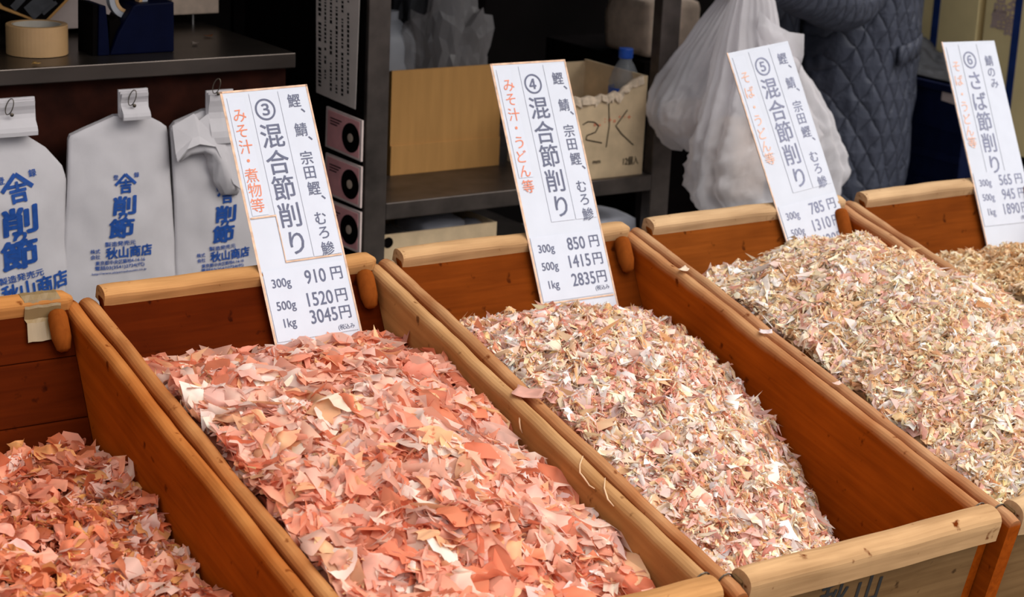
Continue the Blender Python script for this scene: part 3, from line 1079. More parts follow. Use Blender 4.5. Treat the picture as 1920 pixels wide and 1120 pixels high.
# roll of packing tape
p = at(70, 99, Y=0.69)
bm = bmesh.new()
c = Vector((p.x, p.y, zc))
ro, ri, hh = 0.053, 0.040, 0.052
t = thing('packing_tape_roll', 'tan packing tape roll lying flat on the steel counter', 'tape roll', c)
bm = bmesh.new()
add_lathe(bm, [(ro, 0.001), (ro, hh - 0.001), (ro - 0.001, hh), (ri + 0.003, hh), (ri + 0.003, 0.001)], Vector((0, 0, 0)), 48, closed=True)
obj('tape', bm, M_PTAPE, t)
bm = bmesh.new()
add_lathe(bm, [(ri + 0.003, 0.0), (ri + 0.003, hh - 0.001), (ri, hh - 0.001), (ri, 0.0)], Vector((0, 0, 0)), 48, closed=True)
tag(obj('core', bm, M_CORE, t), 'grey cardboard core')

# navy tape dispenser
zb = zc
t = thing('tape_dispenser', 'navy blue desktop tape dispenser standing on the counter', 'tape dispenser', (0, 0, 0))
Yd = 0.63
bm = bmesh.new()
pts = [at(u, v, Y=Yd) for u, v in [(206, 100), (222, 62), (250, 12), (256, 8), (327, 3), (327, 97)]]
pts[0].z = pts[-1].z = zb
add_prism(bm, pts, (0, 0.075, 0))
child_world(obj('body', bm, M_NAVY, t, bevel=0.003), t)
bm = bmesh.new()
pts = [at(u, v, Y=Yd) for u, v in [(184, 101), (186, 10), (199, 11), (203, 55), (205, 84), (206, 100)]]
pts[0].z = pts[-1].z = zb
add_prism(bm, pts, (0, 0.075, 0))
child_world(obj('front_arm', bm, M_NAVY, t, bevel=0.002), t)
bm = bmesh.new()
pts = [at(u, v, Y=Yd + 0.004) for u, v in [(174, 102), (174, 8), (184, 9), (184, 101)]]
pts[0].z = pts[-1].z = zb
add_prism(bm, pts, (0, 0.068, 0))
tag(child_world(obj('cutter_plate', bm, M_DARK, t, bevel=0.001), t), 'black cutter plate')
bm = bmesh.new()
pts = [at(u, v, Y=Yd + 0.01) for u, v in [(205, 98), (205, 40), (222, 33), (232, 50), (224, 98)]]
pts[0].z = pts[-1].z = zb
add_prism(bm, pts, (0, 0.05, 0))
tag(child_world(obj('base', bm, M_DARK, t, bevel=0.002), t), 'black inner base')
bm = bmesh.new()
cc = at(238, -4, Y=Yd + 0.03)
tr = thing('clear_tape_roll', 'roll of clear tape sitting in the navy dispenser', 'tape roll', cc)
add_lathe(bm, [(0.036, -0.008), (0.036, 0.008), (0.026, 0.008), (0.026, -0.008)], Vector((0, 0, 0)), 36, Vector((0, 1, 0)), closed=True)
obj('tape', bm, M_JUG, tr)
bm = bmesh.new()
add_lathe(bm, [(0.026, -0.009), (0.026, 0.009), (0.020, 0.009), (0.020, -0.009)], Vector((0, 0, 0)), 36, Vector((0, 1, 0)), closed=True)
tag(obj('core', bm, M_PTAPE, tr), 'tan core')

# white board, tilted dark box and pinkish carton behind
bm = bmesh.new()
pts = [at(u, v, Y=0.86) for u, v in [(88, 68), (176, 62), (232, 58), (232, -60), (60, -60)]]
for q_ in pts[:3]:
    q_.z = zc + 0.012
add_prism(bm, pts, (0, 0.03, 0))
tag(obj('white_board', bm, M_OFFW, bevel=0.002), 'off white board standing behind the tape dispenser', 'board')
box('board_foot', (0, 0, 0), (0.001, 0.001, 0.001), M_DARK) if False else None
t = thing('picture_box', 'dark printed box tilted on its corner behind the tape roll', 'box', (0, 0, 0))
bm = bmesh.new()
pts = [at(u, v, Y=0.82) for u, v in [(-8, 14), (75, 44), (88, 43), (136, -6), (60, -60), (-60, -60)]]
add_prism(bm, pts, (0, 0.025, 0))
tag(child_world(obj('frame', bm, M_KRAFT, t, bevel=0.002), t), 'brown board edge')
bm = bmesh.new()
pts = [at(u, v, Y=0.8185) for u, v in [(6, 11), (76, 40), (84, 39), (126, -4), (60, -50), (-40, -40)]]
add_prism(bm, pts, (0, 0.0015, 0))
child_world(obj('printed_face', bm, M_DARK, t), t)
K = bmesh.new()
for (u0, v0), (u1, v1), w in [((54, 26), (92, -8), 26), ((80, 26), (106, 4), 6), ((24, 16), (50, -12), 12)]:
    a, b = at(u0, v0, Y=0.8178), at(u1, v1, Y=0.8178)
    dd = (b - a).normalized()
    nn = Vector((dd.z, 0, -dd.x)) * (w / 880 / 2)
    K.faces.new([K.verts.new(x) for x in (a + nn, b + nn, b - nn, a - nn)])
child_world(obj('printed_stripe', K, M_SHEET, t), t)

t = thing('pinkish_carton', 'pinkish tan carton on short feet to the right of the tape dispenser', 'carton', (0, 0, 0))
bm = bmesh.new()
a, b = at(322, 29, Y=0.9), at(411, 24, Y=0.9)
add_box(bm, (a.x, 0.9, a.z), (b.x, 1.08, a.z + 0.16))
child_world(obj('body', bm, M_CLOTH, t, bevel=0.003), t)
bm = bmesh.new()
a2 = at(366, 30, Y=0.91)
for dx in (-0.035, 0.0):
    for yy in (0.92, 1.06):
        add_tube(bm, [(a2.x + dx * 1.6, yy, zc), (a2.x + dx * 1.6, yy, a.z)], 0.003)
child_world(obj('foot', bm, M_STEEL, t), t)

# scraps on the worktop
for k, (u, v, lab) in enumerate([(157, 80, 'pale scrap beside the cutter of the tape dispenser'), (365, 84, 'pale scrap right of the tape dispenser'), (390, 70, 'reddish scrap near the back of the counter'),
                                 (69, 124, 'yellowish scrap on the front edge of the counter')]):
    p = at(u, v, Z=zc)
    o = loose_flake((0, 0, 0), (0.008, 0.005), [(0.6, 0.5, 0.42), (0.4, 0.33, 0.28), (0.32, 0.12, 0.05), (0.6, 0.36, 0.12)][k], 'small ' + lab, 20 + k, k)
    o.location = p + Vector((0, 0, 0.0005))
    if k == 3:
        o.location.y += 0.008
    o.rotation_euler = (0, 0, k * 1.3)
    o.name = 'scrap'
    o['category'] = 'scrap'

# ------------------------------------------------------------------ paper bags hung on the counter front


def paper_bag(label, x0, rows, tab, ring_at, text, rot=0.0, tshift=(0, 0), tscale=1.0, bulge=0.014, crumple=False, Y=0.545, turn=0.0):
    """rows: (z, left x, right x) from the bottom up; front towards -Y, everything in world metres"""
    R = thing('paper_bag_bundle', label, 'paper bag', (x0, Y, rows[0][0]), (0, 0, turn), 'paper bags hung on the counter')
    zs = [r[0] - rows[0][0] for r in rows]
    sk = [r[3] for r in rows]
    ls = [r[1] - x0 for r in rows]
    rs = [r[2] - x0 for r in rows]

    def lerp(arr, z):
        return float(np.interp(z, zs, arr))
    sd = x0 * 13

    def yf(x, z):
        l, r = lerp(ls, z), lerp(rs, z)
        u = max(-1, min(1, (2 * x - l - r) / max(1e-4, r - l)))
        top = max(0, min(1, (zs[-1] - z) / 0.12))
        return -0.016 - bulge * (1 - abs(u) ** 2.5) * (0.3 + 0.7 * top) - 0.004 * wob(x * 14 + sd, z * 10, 0.3) - 0.002 * wob(x * 40 + sd, z * 26, 3.3)
    NZ, NX = 44, 30
    vs, fs = [], []
    for j in range(NZ + 1):
        z = zs[0] + (zs[-1] - zs[0]) * j / NZ
        l, r = lerp(ls, z), lerp(rs, z)
        for i in range(NX + 1):
            x = l + (r - l) * i / NX
            vs.append((x, yf(x, z), z + (2 * i / NX - 1) * lerp(sk, z)))
    nf = len(vs)
    for j in range(NZ):
        for i in range(NX):
            a = j * (NX + 1) + i
            fs.append((a, a + 1, a + NX + 2, a + NX + 1))
    # back and gusset
    for j in range(NZ + 1):
        z = zs[0] + (zs[-1] - zs[0]) * j / NZ
        l, r = lerp(ls, z), lerp(rs, z)
        vs.append((l + 0.004, 0.0, z - lerp(sk, z)))
        vs.append((r - 0.004, 0.0, z + lerp(sk, z)))
    for j in range(NZ):
        a, b = nf + 2 * j, nf + 2 * j + 2
        fs.append((a, a + 1, b + 1, b)[::-1])
        fs.append((j * (NX + 1), (j + 1) * (NX + 1), b, a))
        fs.append((j * (NX + 1) + NX, a + 1, b + 1, (j + 1) * (NX + 1) + NX))
    fs.append(tuple(range(NX + 1))[::-1] + (nf, nf + 1))
    o = py('bag_body', vs, fs, M_BAG, R, False)
    o.data.polygons.foreach_set('use_smooth', [k < NZ * NX for k in range(len(o.data.polygons))])
    # folded handle tab: several layers of paper
    (tx0, tx1, tz0, tz1) = tab
    tx0, tx1, tz0, tz1 = tx0 - x0, tx1 - x0, tz0 - rows[0][0], tz1 - rows[0][0]
    bm = bmesh.new()
    for L in range(3):
        rings = []
        n = 9
        off = L * 0.005
        th = 0.0042
        for k in range(n):
            z = tz0 - 0.003 * L + (tz1 - tz0) * k / (n - 1)
            y = -0.024 - off * (0.6 + 0.4 * math.sin(k)) - 0.010 * (1 - k / (n - 1)) ** 2 * (L == 2)
            xa, xb = tx0 + 0.001 * L, tx1 - 0.0015 * L + 0.002 * (1 - k / n)
            rings.append([Vector((xa, y, z)), Vector((xb, y + 0.001, z)), Vector((xb, y - th, z)), Vector(((xa + xb) / 2, y - th - 0.0015, z)), Vector((xa, y - th, z))])
        add_loft(bm, rings)
    obj('handle_tab', bm, M_BAG, R)
    rx, rz = ring_at[0] - x0, ring_at[1] - rows[0][0]
    bm = bmesh.new()
    pts = [(rx - 0.004 + 0.0045 * math.sin(a) + 0.004 * math.cos(a), -0.043 - 0.004 * math.sin(a), rz + 0.010 + 0.013 * math.cos(a)) for a in [2 * PI * k / 20 for k in range(21)]]
    add_tube(bm, pts, 0.0009, 6, False)
    add_lathe(bm, [(0.0005, 0.0), (0.0032, 0.001), (0.0032, 0.003), (0.0005, 0.004)], Vector((rx, -0.040, rz - 0.004)), 10, Vector((0, -1, 0)))
    tag(obj('hook_ring', bm, M_WIRE, R), 'dark wire hook ring')
    # print
    if text:
        K = Ink()
        tx, tz = text[0] - x0, text[1] - rows[0][0]
        k = tscale
        y = 0.0
        # crest: a roof over a squared mark, two small marks beside it
        K.put('登', -0.018, 0.003, 0.0095, 0.02)
        K.put('録', 0.021, 0.002, 0.0095, 0.02)
        K.stroke([(-0.019, 0.017), (0.0, -0.001), (0.019, 0.017)], 0.0052)
        K.put('吉', 0.0, 0.020, 0.025, 0.045)
        K.put('削', -0.003, 0.0535, 0.034, 0.04, shear=0.08, fit=0.044)
        K.put('り', -0.006, 0.0735, 0.015, 0.06, shear=0.4, fit=0.016)
        K.put('節', -0.009, 0.0935, 0.036, 0.04, shear=0.08, fit=0.046)
        K.put('製造発売元', -0.011, 0.1206, 0.0092, 0.02, fit=0.056)
        K.put('株式', -0.056, 0.1315, 0.0085, 0.02)
        K.put('会社', -0.056, 0.1415, 0.0085, 0.02)
        K.put('秋山商店', 0.005, 0.1367, 0.0215, 0.035, fit=0.086)
        K.put('東京都中央区築地4-14-16', -0.011, 0.153, 0.0085, 0.02, fit=0.090)
        K.put('電話03(3541)2724(代)', -0.012, 0.1625, 0.008, 0.02, fit=0.090)
        K.put('http://www.akiyamashouten.co.jp', -0.013, 0.172, 0.0055, 0.012, fit=0.100)
        c, s = math.cos(rot), math.sin(rot)

        def surf(x, yy):
            xx, zz = (x * c + yy * s) * k + tx, -(yy * c - x * s) * k + tz
            return (xx, yf(xx, zz) - 0.0016, zz)
        K.build('blue_print', M_BLUE, R, surf)
    return R, yf


def wz(u, v, Y=0.545):
    p = at(u, v, Y=Y)
    return p.x, p.z


YB = 0.515
def bag_rows(pts):
    out = []
    for (ul, vl), (ur, vr) in pts:
        a, b = at(ul, vl, Y=YB), at(ur, vr, Y=YB)
        out.append(((a.z + b.z) / 2, a.x, b.x, (b.z - a.z) / 2 if vl > vr + 12 else 0.0))
    return out


def bag_from(label, pts, tab, ringp, textp, **kw):
    rows = bag_rows(pts)
    x0 = (rows[0][1] + rows[0][2]) / 2
    t0, t1 = at(tab[0], tab[3], Y=YB), at(tab[1], tab[2], Y=YB)
    rg = at(*ringp, Y=YB)
    tx = at(*textp, Y=YB) if textp else None
    return paper_bag(label, x0, rows, (t0.x, t1.x, t0.z, t1.z), (rg.x, rg.z), (tx.x, tx.z) if textp else None, Y=YB + 0.022, **kw)


bag_from('white paper bag with blue print hanging in the middle of the three, fully in view',
         [((113, 640), (335, 628)), ((121, 480), (331, 460)), ((127, 380), (324, 360)), ((131, 262), (317, 250)), ((135, 254), (314, 235)), ((180, 236), (296, 226)), ((216, 219), (274, 214))],
         (220, 274, 164, 216), (243, 190), (232, 326))
bag_from('leftmost white paper bag, cut by the edge, with large turned blue print',
         [((-114, 660), (130, 650)), ((-108, 460), (127, 440)), ((-106, 350), (126, 340)), ((-100, 322), (118, 318)), ((-60, 285), (88, 282)), ((-18, 258), (48, 252))],
         (-20, 62, 180, 248), (14, 207), (24, 326), rot=0.12, tscale=1.45, bulge=0.02)
R3, yf3 = bag_from('white paper bag behind sign 3 with crumpled rolled handles',
                   [((332, 620), (502, 610)), ((331, 450), (498, 440)), ((327, 330), (490, 320)), ((321, 236), (470, 240)), ((330, 222), (455, 232)), ((384, 208), (440, 204))],
                   (384, 434, 166, 260), (400, 168), (421, 348), tscale=0.92, rot=0.03)
# crumpled roll of the third bag
bm = bmesh.new()
path = [at(u, v, Y=YB - 0.012) for u, v in [(334, 300), (352, 280), (378, 268), (402, 276), (412, 300), (418, 330), (428, 352), (446, 360)]]
rad = [0.006, 0.011, 0.016, 0.020, 0.021, 0.021, 0.018, 0.006]
rings = []
for i, p in enumerate(path):
    d = (path[min(i + 1, 7)] - path[max(i - 1, 0)]).normalized()
    a = Vector((0, 1, 0))
    b = d.cross(a).normalized()
    rings.append([p + a * (0.75 * rad[i] * math.cos(t) * (1 + 0.25 * math.sin(3 * t + i))) + b * (rad[i] * math.sin(t) * (1 + 0.25 * math.sin(4 * t + 2 * i))) for t in [2 * PI * k / 18 for k in range(18)]])
add_loft(bm, rings)
o = obj('rolled_handle', bm, M_BAG, R3, smooth=True)
child_world(o, R3)
bm = bmesh.new()
sheet = [[at(u, v, Y=YB - 0.006 - 0.01 * k) for k, (u, v) in enumerate(row)] for row in
         [[(322, 236), (330, 290), (334, 304)], [(362, 213), (360, 260), (352, 282)], [(372, 226), (372, 256), (374, 272)], [(388, 214), (396, 250), (402, 276)], [(412, 236), (428, 290), (436, 345)], [(436, 230), (452, 290), (450, 355)]]]
vv = [[bm.verts.new(p) for p in r] for r in sheet]
for a, b in zip(vv, vv[1:]):
    for i in range(2):
        bm.faces.new((a[i], a[i + 1], b[i + 1], b[i]))
o = obj('folded_mouth', bm, M_BAG, R3)
o.modifiers.new('thick', 'SOLIDIFY').thickness = 0.004
child_world(o, R3)

# ------------------------------------------------------------------ steel rack
YR = 0.60
zs = -0.0781 - 0.006
rk = thing('steel_rack', 'dark steel shelf rack with upright posts, behind signs 3 to 5', 'shelf rack', (0.84, YR, FLOOR_Z))
wbox('post', (0.822, YR, FLOOR_Z), (0.870, YR + 0.03, 0.9), M_STEELD, rk, 0.002)
wbox('post', (1.520, YR, FLOOR_Z), (1.570, YR + 0.03, 0.9), M_STEELD, rk, 0.002)
wbox('shelf', (0.870, YR, zs - 0.034), (1.520, 1.28, zs), M_STEELD, rk, 0.002)
zl = -0.30
wbox('shelf', (0.870, YR, zl - 0.03), (1.520, 1.28, zl), M_STEELD, rk, 0.002)
wbox('back_panel', (0.870, 1.262, FLOOR_Z), (1.520, 1.28, 0.9), M_DARK, rk)  # its colour carries the shade deep inside the rack

# side panel left of the post, with a notice and three pink cards
pa = Vector((0.820, YR + 0.01, 0))
pd = Vector((-0.10, 1.0, 0)).normalized()           # runs back from the post
pn = Vector((-pd.y, pd.x, 0)).normalized()          # faces left
LP = 0.42
bm = bmesh.new()
add_prism(bm, [pa + Vector((0, 0, FLOOR_Z)), pa + pd * LP + Vector((0, 0, FLOOR_Z)), pa + pd * LP + Vector((0, 0, 0.9)), pa + Vector((0, 0, 0.9))], -pn * 0.012)
child_world(obj('side_panel', bm, M_DARK, rk), rk)


def on_panel(u, v, off=0.0):
    d = r_ * ((u - 960) / FPX) + d_ * ((v - 560) / FPX) + f_
    o_ = pa + pn * off
    k = (o_ - CAM_POS).dot(pn) / d.dot(pn)
    return CAM_POS + d * k


t = thing('notice_sheet', 'grey sheet of dense vertical print hung beside the steel post', 'notice', (0, 0, 0))
bm = bmesh.new()
q4 = [on_panel(u, v, 0.004) for u, v in [(594, -40), (676, -30), (667, 205), (594, 173)]]
add_prism(bm, q4, pn * 0.0015)
child_world(obj('paper', bm, M_NOTICE, t), t)
ex = (q4[2] - q4[3])
ez = (q4[0] - q4[3])
K = bmesh.new()
rr = random.Random(3)
for c in range(6):
    fx = 0.10 + 0.145 * c
    z = 0.07
    while z < 0.97:
        l = rr.uniform(0.012, 0.034)
        wd = (0.085 if c == 0 else 0.055) * rr.uniform(0.7, 1)
        if rr.random() < 0.88:
            P = [q4[3] + ex * (fx + sx_ * wd / 2) + ez * (z + sz * l) + pn * 0.0022 for sx_, sz in ((-1, 0), (1, 0), (1, 1), (-1, 1))]
            K.faces.new([K.verts.new(p) for p in P])
        z += l + 0.012
tag(child_world(obj('print', K, M_DARK, t), t), 'columns of dark print')
for k, (yy, lab) in enumerate([(0, 'topmost of the three pink cards under the grey notice'), (87, 'middle one of the three pink cards under the grey notice'), (172, 'lowest of the three pink cards under the grey notice')]):
    t = thing('pink_card', lab, 'card', (0, 0, 0), group='pink cards on the rack side')
    qb = [on_panel(u + (-1.5 * k), v + yy, 0.003) for u, v in [(615, 199), (682, 226), (680, 303), (613, 274)]]
    bm = bmesh.new()
    add_prism(bm, qb, pn * 0.004)
    child_world(obj('border', bm, M_PINKFR, t), t)
    cen = sum(qb, Vector()) / 4
    bm = bmesh.new()
    add_prism(bm, [cen + (p - cen) * 0.88 + pn * 0.004 for p in qb], pn * 0.001)
    child_world(obj('pink_face', bm, M_PINK, t), t)
    ex = (qb[1] - qb[0] + qb[2] - qb[3]) / 2
    ez = (qb[0] - qb[3] + qb[1] - qb[2]) / 2
    bm = bmesh.new()
    rad = ez.length * 0.36
    cc = cen + ex * 0.22 - ez * 0.02 + pn * 0.005
    add_lathe(bm, [(rad, 0), (rad, 0.001), (0.002, 0.0012)], cc, 28, pn)
    child_world(obj('black_disc', bm, M_DARK, t), t)
    bm = bmesh.new()
    add_lathe(bm, [(rad * 0.3, 0.0012), (rad * 0.3, 0.002), (0.001, 0.0021)], cc, 16, pn)
    child_world(obj('disc_centre', bm, M_CLOTH, t), t)
    bm = bmesh.new()
    for j in range(3):
        o0 = cen - ex * 0.36 + ez * (0.26 - 0.07 * j) + pn * 0.0056
        o1 = o0 + ex * (0.32 - 0.06 * j)
        bm.faces.new([bm.verts.new(p) for p in (o0, o1, o1 + ez * 0.03, o0 + ez * 0.03)])
    child_world(obj('print', bm, M_DARK, t), t)

# big brown box on the shelf
a, b = at(718, 325, Z=zs), at(946, 314, Z=zs)
yb_ = (a.y + b.y) / 2 - 0.0
top = at(820, 128, Y=yb_).z
t = thing('cardboard_box', 'large plain brown cardboard box on the middle shelf left of sign 4', 'cardboard box', (a.x, yb_, zs))
hgt = top - zs
x1 = b.x - a.x
zf = at(840, 264, Y=yb_).z - zs
bm = bmesh.new()
for lo, hi in [((0, 0, 0), (x1, 0.005, hgt)), ((0, 0.25, 0), (x1, 0.255, hgt - 0.085)), ((0.005, 0.005, 0), (x1 - 0.005, 0.25, 0.005))]:
    add_box(bm, lo, hi)
for xa in (0, x1 - 0.005):
    add_prism(bm, [(xa, 0.005, 0), (xa, 0.25, 0), (xa, 0.25, hgt - 0.085), (xa, 0.005, hgt)], (0.005, 0, 0))
obj('walls', bm, M_KRAFT, t)
bm = bmesh.new()
add_box(bm, (0, -0.004, 0.0), (x1, -0.0002, zf))
obj('lower_flap', bm, M_KRAFT, t, bevel=0.001)

# white jug and plastic wrap behind the brown box
p = at(742, 128, Y=1.11)
t = thing('white_jug', 'milky white plastic jug beside the steel post, behind the brown box', 'jug', (p.x - 0.005, 1.13, zs))
bm = bmesh.new()
zt = at(742, 45, Y=1.13).z - zs
rings = []
for z, r in [(0, 0.046), (0.004, 0.050), (zt * 0.85, 0.050), (zt * 0.93, 0.044), (zt, 0.030), (zt + 0.012, 0.016)]:
    rings.append([Vector((r * math.copysign(abs(math.cos(a)) ** 0.6, math.cos(a)), r * math.copysign(abs(math.sin(a)) ** 0.6, math.sin(a)), z)) for a in [2 * PI * k / 28 for k in range(28)]])
add_loft(bm, rings)
obj('body', bm, M_JUG, t, smooth=True)
bm = bmesh.new()
add_lathe(bm, [(0.017, zt + 0.010), (0.018, zt + 0.03), (0.004, zt + 0.031)], Vector((0, 0, 0)), 20)
obj('screw_cap', bm, M_JUG, t)


def crumple(name, label, cat, c, r, sc, mat, seed, amp=0.35, sub=4):
    bm = bmesh.new()
    bmesh.ops.create_icosphere(bm, subdivisions=sub, radius=1)
    for v in bm.verts:
        n0 = v.co.normalized()
        k = 1 + amp * noise.noise(n0 * 1.6 + Vector((seed, 0, 0))) + amp * 0.7 * abs(noise.noise(n0 * 4.5 + Vector((0, seed, 0)))) - amp * 0.35 * abs(noise.noise(n0 * 9 + Vector((0, 0, seed))))
        v.co = Vector((n0.x * r[0], n0.y * r[1], n0.z * r[2])) * k
    zmin = min(v.co.z for v in bm.verts)
    for v in bm.verts:
        if v.co.z < -r[2] * 0.75:
            v.co.z = -r[2] * 0.75
    o = obj(name, bm, mat)
    o.location = c
    return tag(o, label, cat)


p = at(852, 128, Y=1.04)
crumple('plastic_wrap', 'crumpled clear plastic wrap rising behind the brown box', 'plastic wrap', (p.x, 1.07, zs + 0.15), (0.10, 0.06, 0.2), 1, M_CLEAR, 3.3, 0.45)
p = at(806, 60, Y=1.15)
crumple('plastic_wrap', 'dark crumpled plastic bundle above the brown box, beside the jug', 'plastic wrap', (p.x, 1.17, zs + 0.23), (0.075, 0.06, 0.30), 1, M_SHEET, 8.1, 0.3)
# torn carton with a bottle
b = at(1203, 337, Z=zs)
yt = b.y + 0.045
a = at(1062, 350, Y=yt)
bR = at(1203, 337, Y=yt)
t = thing('torn_carton', 'pale torn carton with pen scrawl on the shelf between signs 4 and 5', 'carton', (a.x, yt, zs))
tor = [(1062, 190), (1078, 182), (1090, 186), (1104, 181), (1116, 184), (1128, 178), (1138, 181), (1146, 176), (1153, 172), (1160, 176), (1170, 164), (1178, 160), (1186, 152), (1196, 148), (1206, 143), (1215, 142)]
prof = [(at(u, v, Y=yt).x - a.x, at(u, v, Y=yt).z - zs) for u, v in tor]
xw = prof[-1][0]
bm = bmesh.new()
add_prism(bm, [(0, 0, 0)] + [(x, 0, z) for x, z in prof] + [(xw, 0, 0)], (0, 0.004, 0))
obj('front_face', bm, M_CARTON, t)
bm = bmesh.new()
add_box(bm, (xw - 0.004, 0.004, 0), (xw, 0.22, prof[-1][1]))
add_box(bm, (0, 0.216, 0), (xw - 0.004, 0.22, prof[-1][1] * 0.98))
add_box(bm, (0, 0.004, 0), (0.004, 0.216, prof[0][1]))
add_box(bm, (0.004, 0.004, 0), (xw - 0.004, 0.216, 0.004))
obj('walls', bm, M_CARTON, t)
bm = bmesh.new()
rr = random.Random(5)
for (x0_, z0_), (x1_, z1_) in zip(prof[:-2], prof[1:-1]):
    add_prism(bm, [(x0_, -0.0015, z0_ + 0.002), (x1_, -0.0015, z1_ + 0.002), (x1_, -0.0015 - rr.uniform(0, 0.006), z1_ - rr.uniform(0.010, 0.02)), (x0_, -0.0015 - rr.uniform(0, 0.006), z0_ - rr.uniform(0.010, 0.02))], (0, 0.0055, 0))
tag(obj('torn_edge', bm, M_CARTEDGE, t), 'ragged torn paper edge')


def on_carton(u, v):
    p = at(u, v, Y=yt)
    return p.x - a.x, -(p.z - zs)


for pts_ in ([(1141, 192), (1142, 235), (1136, 276)], [(1176, 206), (1154, 236), (1164, 250), (1187, 272)],
             [(1092, 234), (1102, 228), (1114, 229), (1122, 236), (1116, 248), (1100, 254), (1098, 262), (1128, 268)]):
    K = Ink()
    K.stroke([on_carton(u, v) for u, v in pts_], 0.0022)
    K.build('pen_stroke', M_DARK, t, lambda x, y: (x, -0.0012, -y))
for txt, u, v, sz, ft in (('12個入', 1182, 301, 0.020, 0.04), ('mm', 1118, 304, 0.014, None)):
    K = Ink()
    x, y = on_carton(u, v)
    K.put(txt, x, y, sz, 0.01, fit=ft)
    K.build('carton_print', M_DARK, t, lambda x, y: (x, -0.0012, -y))
K = Ink()
x, y = on_carton(1148, 231)
for k in range(8):
    K.put('◦・:+'[k % 4], x - 0.045 + 0.0125 * k, y - 0.002 * k + 0.004 * math.sin(k * 2), 0.018, 0.02)
K.build('red_print', M_RED, t, lambda x, y: (x, -0.001, -y))

pb = at(1170, 160, Y=yt + 0.075)
t = thing('plastic_bottle', 'clear plastic bottle with a blue cap standing in the torn carton', 'bottle', (pb.x, yt + 0.075, zs + 0.004))
z_c = at(1172, 108, Y=yt + 0.075).z - zs - 0.004
bm = bmesh.new()
add_lathe(bm, [(0.026, 0), (0.032, 0.004), (0.033, z_c - 0.075), (0.033, z_c - 0.07), (0.0325, z_c - 0.05), (0.027, z_c - 0.03), (0.019, z_c - 0.014), (0.0135, z_c - 0.006), (0.0135, z_c)], Vector((0, 0, 0)), 32)
obj('body', bm, M_PET, t, smooth=True)
bm = bmesh.new()
add_lathe(bm, [(0.0145, z_c - 0.001), (0.0155, z_c + 0.001), (0.0155, z_c + 0.018), (0.0145, z_c + 0.020), (0.002, z_c + 0.0205)], Vector((0, 0, 0)), 28)
tag(obj('cap', bm, M_CAP, t, smooth=False), 'blue screw cap')
bb = bpy.data.objects[[c.name for c in t.children if c.name.startswith('body')][0]]
bm = bmesh.new()
add_lathe(bm, [(0.0335, z_c - 0.155), (0.0335, z_c - 0.062)], Vector((0, 0, 0)), 28)
for f in [f for f in bm.faces if len(f.verts) > 4]:
    bm.faces.remove(f)
tag(obj('wrap_label', bm, M_CAP, bb), 'blue wrap label')

# low open carton under the shelf with white packages
a, b = at(718, 447, Y=0.63), at(932, 411, Y=0.63)
t = thing('open_carton', 'low open carton under the shelf, edge just above the bin of sign 4', 'carton', (a.x, 0.63, zl))
hz = (a.z + b.z) / 2 - zl
w_ = b.x - a.x
bm = bmesh.new()
for lo, hi in [((0, 0, 0), (w_, 0.004, hz)), ((0, 0.26, 0), (w_, 0.264, hz)), ((0, 0.004, 0), (0.004, 0.26, hz)), ((w_ - 0.004, 0.004, 0), (w_, 0.26, hz)), ((0.004, 0.004, 0), (w_ - 0.004, 0.26, 0.004))]:
    add_box(bm, lo, hi)
obj('walls', bm, M_CARTON, t)
bm = bmesh.new()
add_lathe(bm, [(0.011, 0), (0.011, 0.0008), (0.001, 0.001)], Vector((0.012, -0.0002, hz - 0.016)), 20, Vector((0, -1, 0)))
obj('finger_hole', bm, M_DARK, t)


def pillow(name, label, cat, lo, hi, mat, seed, rz=0.0):
    bm = bmesh.new()
    add_box(bm, (-1, -1, -1), (1, 1, 1))
    bmesh.ops.subdivide_edges(bm, edges=bm.edges, cuts=6, use_grid_fill=True)
    c = (Vector(lo) + Vector(hi)) / 2
    h = (Vector(hi) - Vector(lo)) / 2
    for v in bm.verts:
        q = v.co.copy()
        m = max(abs(q.x), abs(q.y), abs(q.z))
        s = q.normalized() * 1.25 * m
        v.co = q.lerp(s, 0.35)
        v.co += v.co.normalized() * 0.06 * noise.noise(q * 2 + Vector((seed, 0, 0)))
        v.co = Vector((v.co.x * h.x, v.co.y * h.y, max(v.co.z, -0.9) * h.z))
    o = obj(name, bm, mat, smooth=True)
    o.location = c
    o.rotation_euler.z = rz
    return tag(o, label, cat)


a1, a2 = at(772, 440, Y=0.72), at(858, 402, Y=0.72)
pillow('white_package', 'rounded white package lying in the low open carton', 'package', (a1.x, 0.68, zl + 0.004), (a2.x, 0.80, a2.z + 0.002), M_WHITE, 2.0)
a1, a2 = at(868, 430, Y=0.7), at(905, 413, Y=0.7)
pillow('white_wrapper', 'small crumpled white wrapper in the right end of the low open carton', 'wrapper', (a1.x, 0.66, zl + 0.004), (a2.x, 0.74, a2.z), M_WHITE, 5.0)
a1, a2 = at(724, 440, Y=0.7), at(756, 428, Y=0.7)
pillow('grey_wrapper', 'grey plastic wrapper in the left end of the low open carton', 'wrapper', (a1.x + 0.008, 0.66, zl + 0.004), (a2.x, 0.75, a2.z), M_CLEAR, 6.0)
a1, a2 = at(1128, 430, Y=0.68), at(1178, 398, Y=0.68)
pillow('white_bundle', 'white bundle under the shelf just right of sign 4', 'bundle', (a1.x - 0.05, 0.64, zl), (a2.x, 0.78, a2.z), M_WHITE, 9.0)

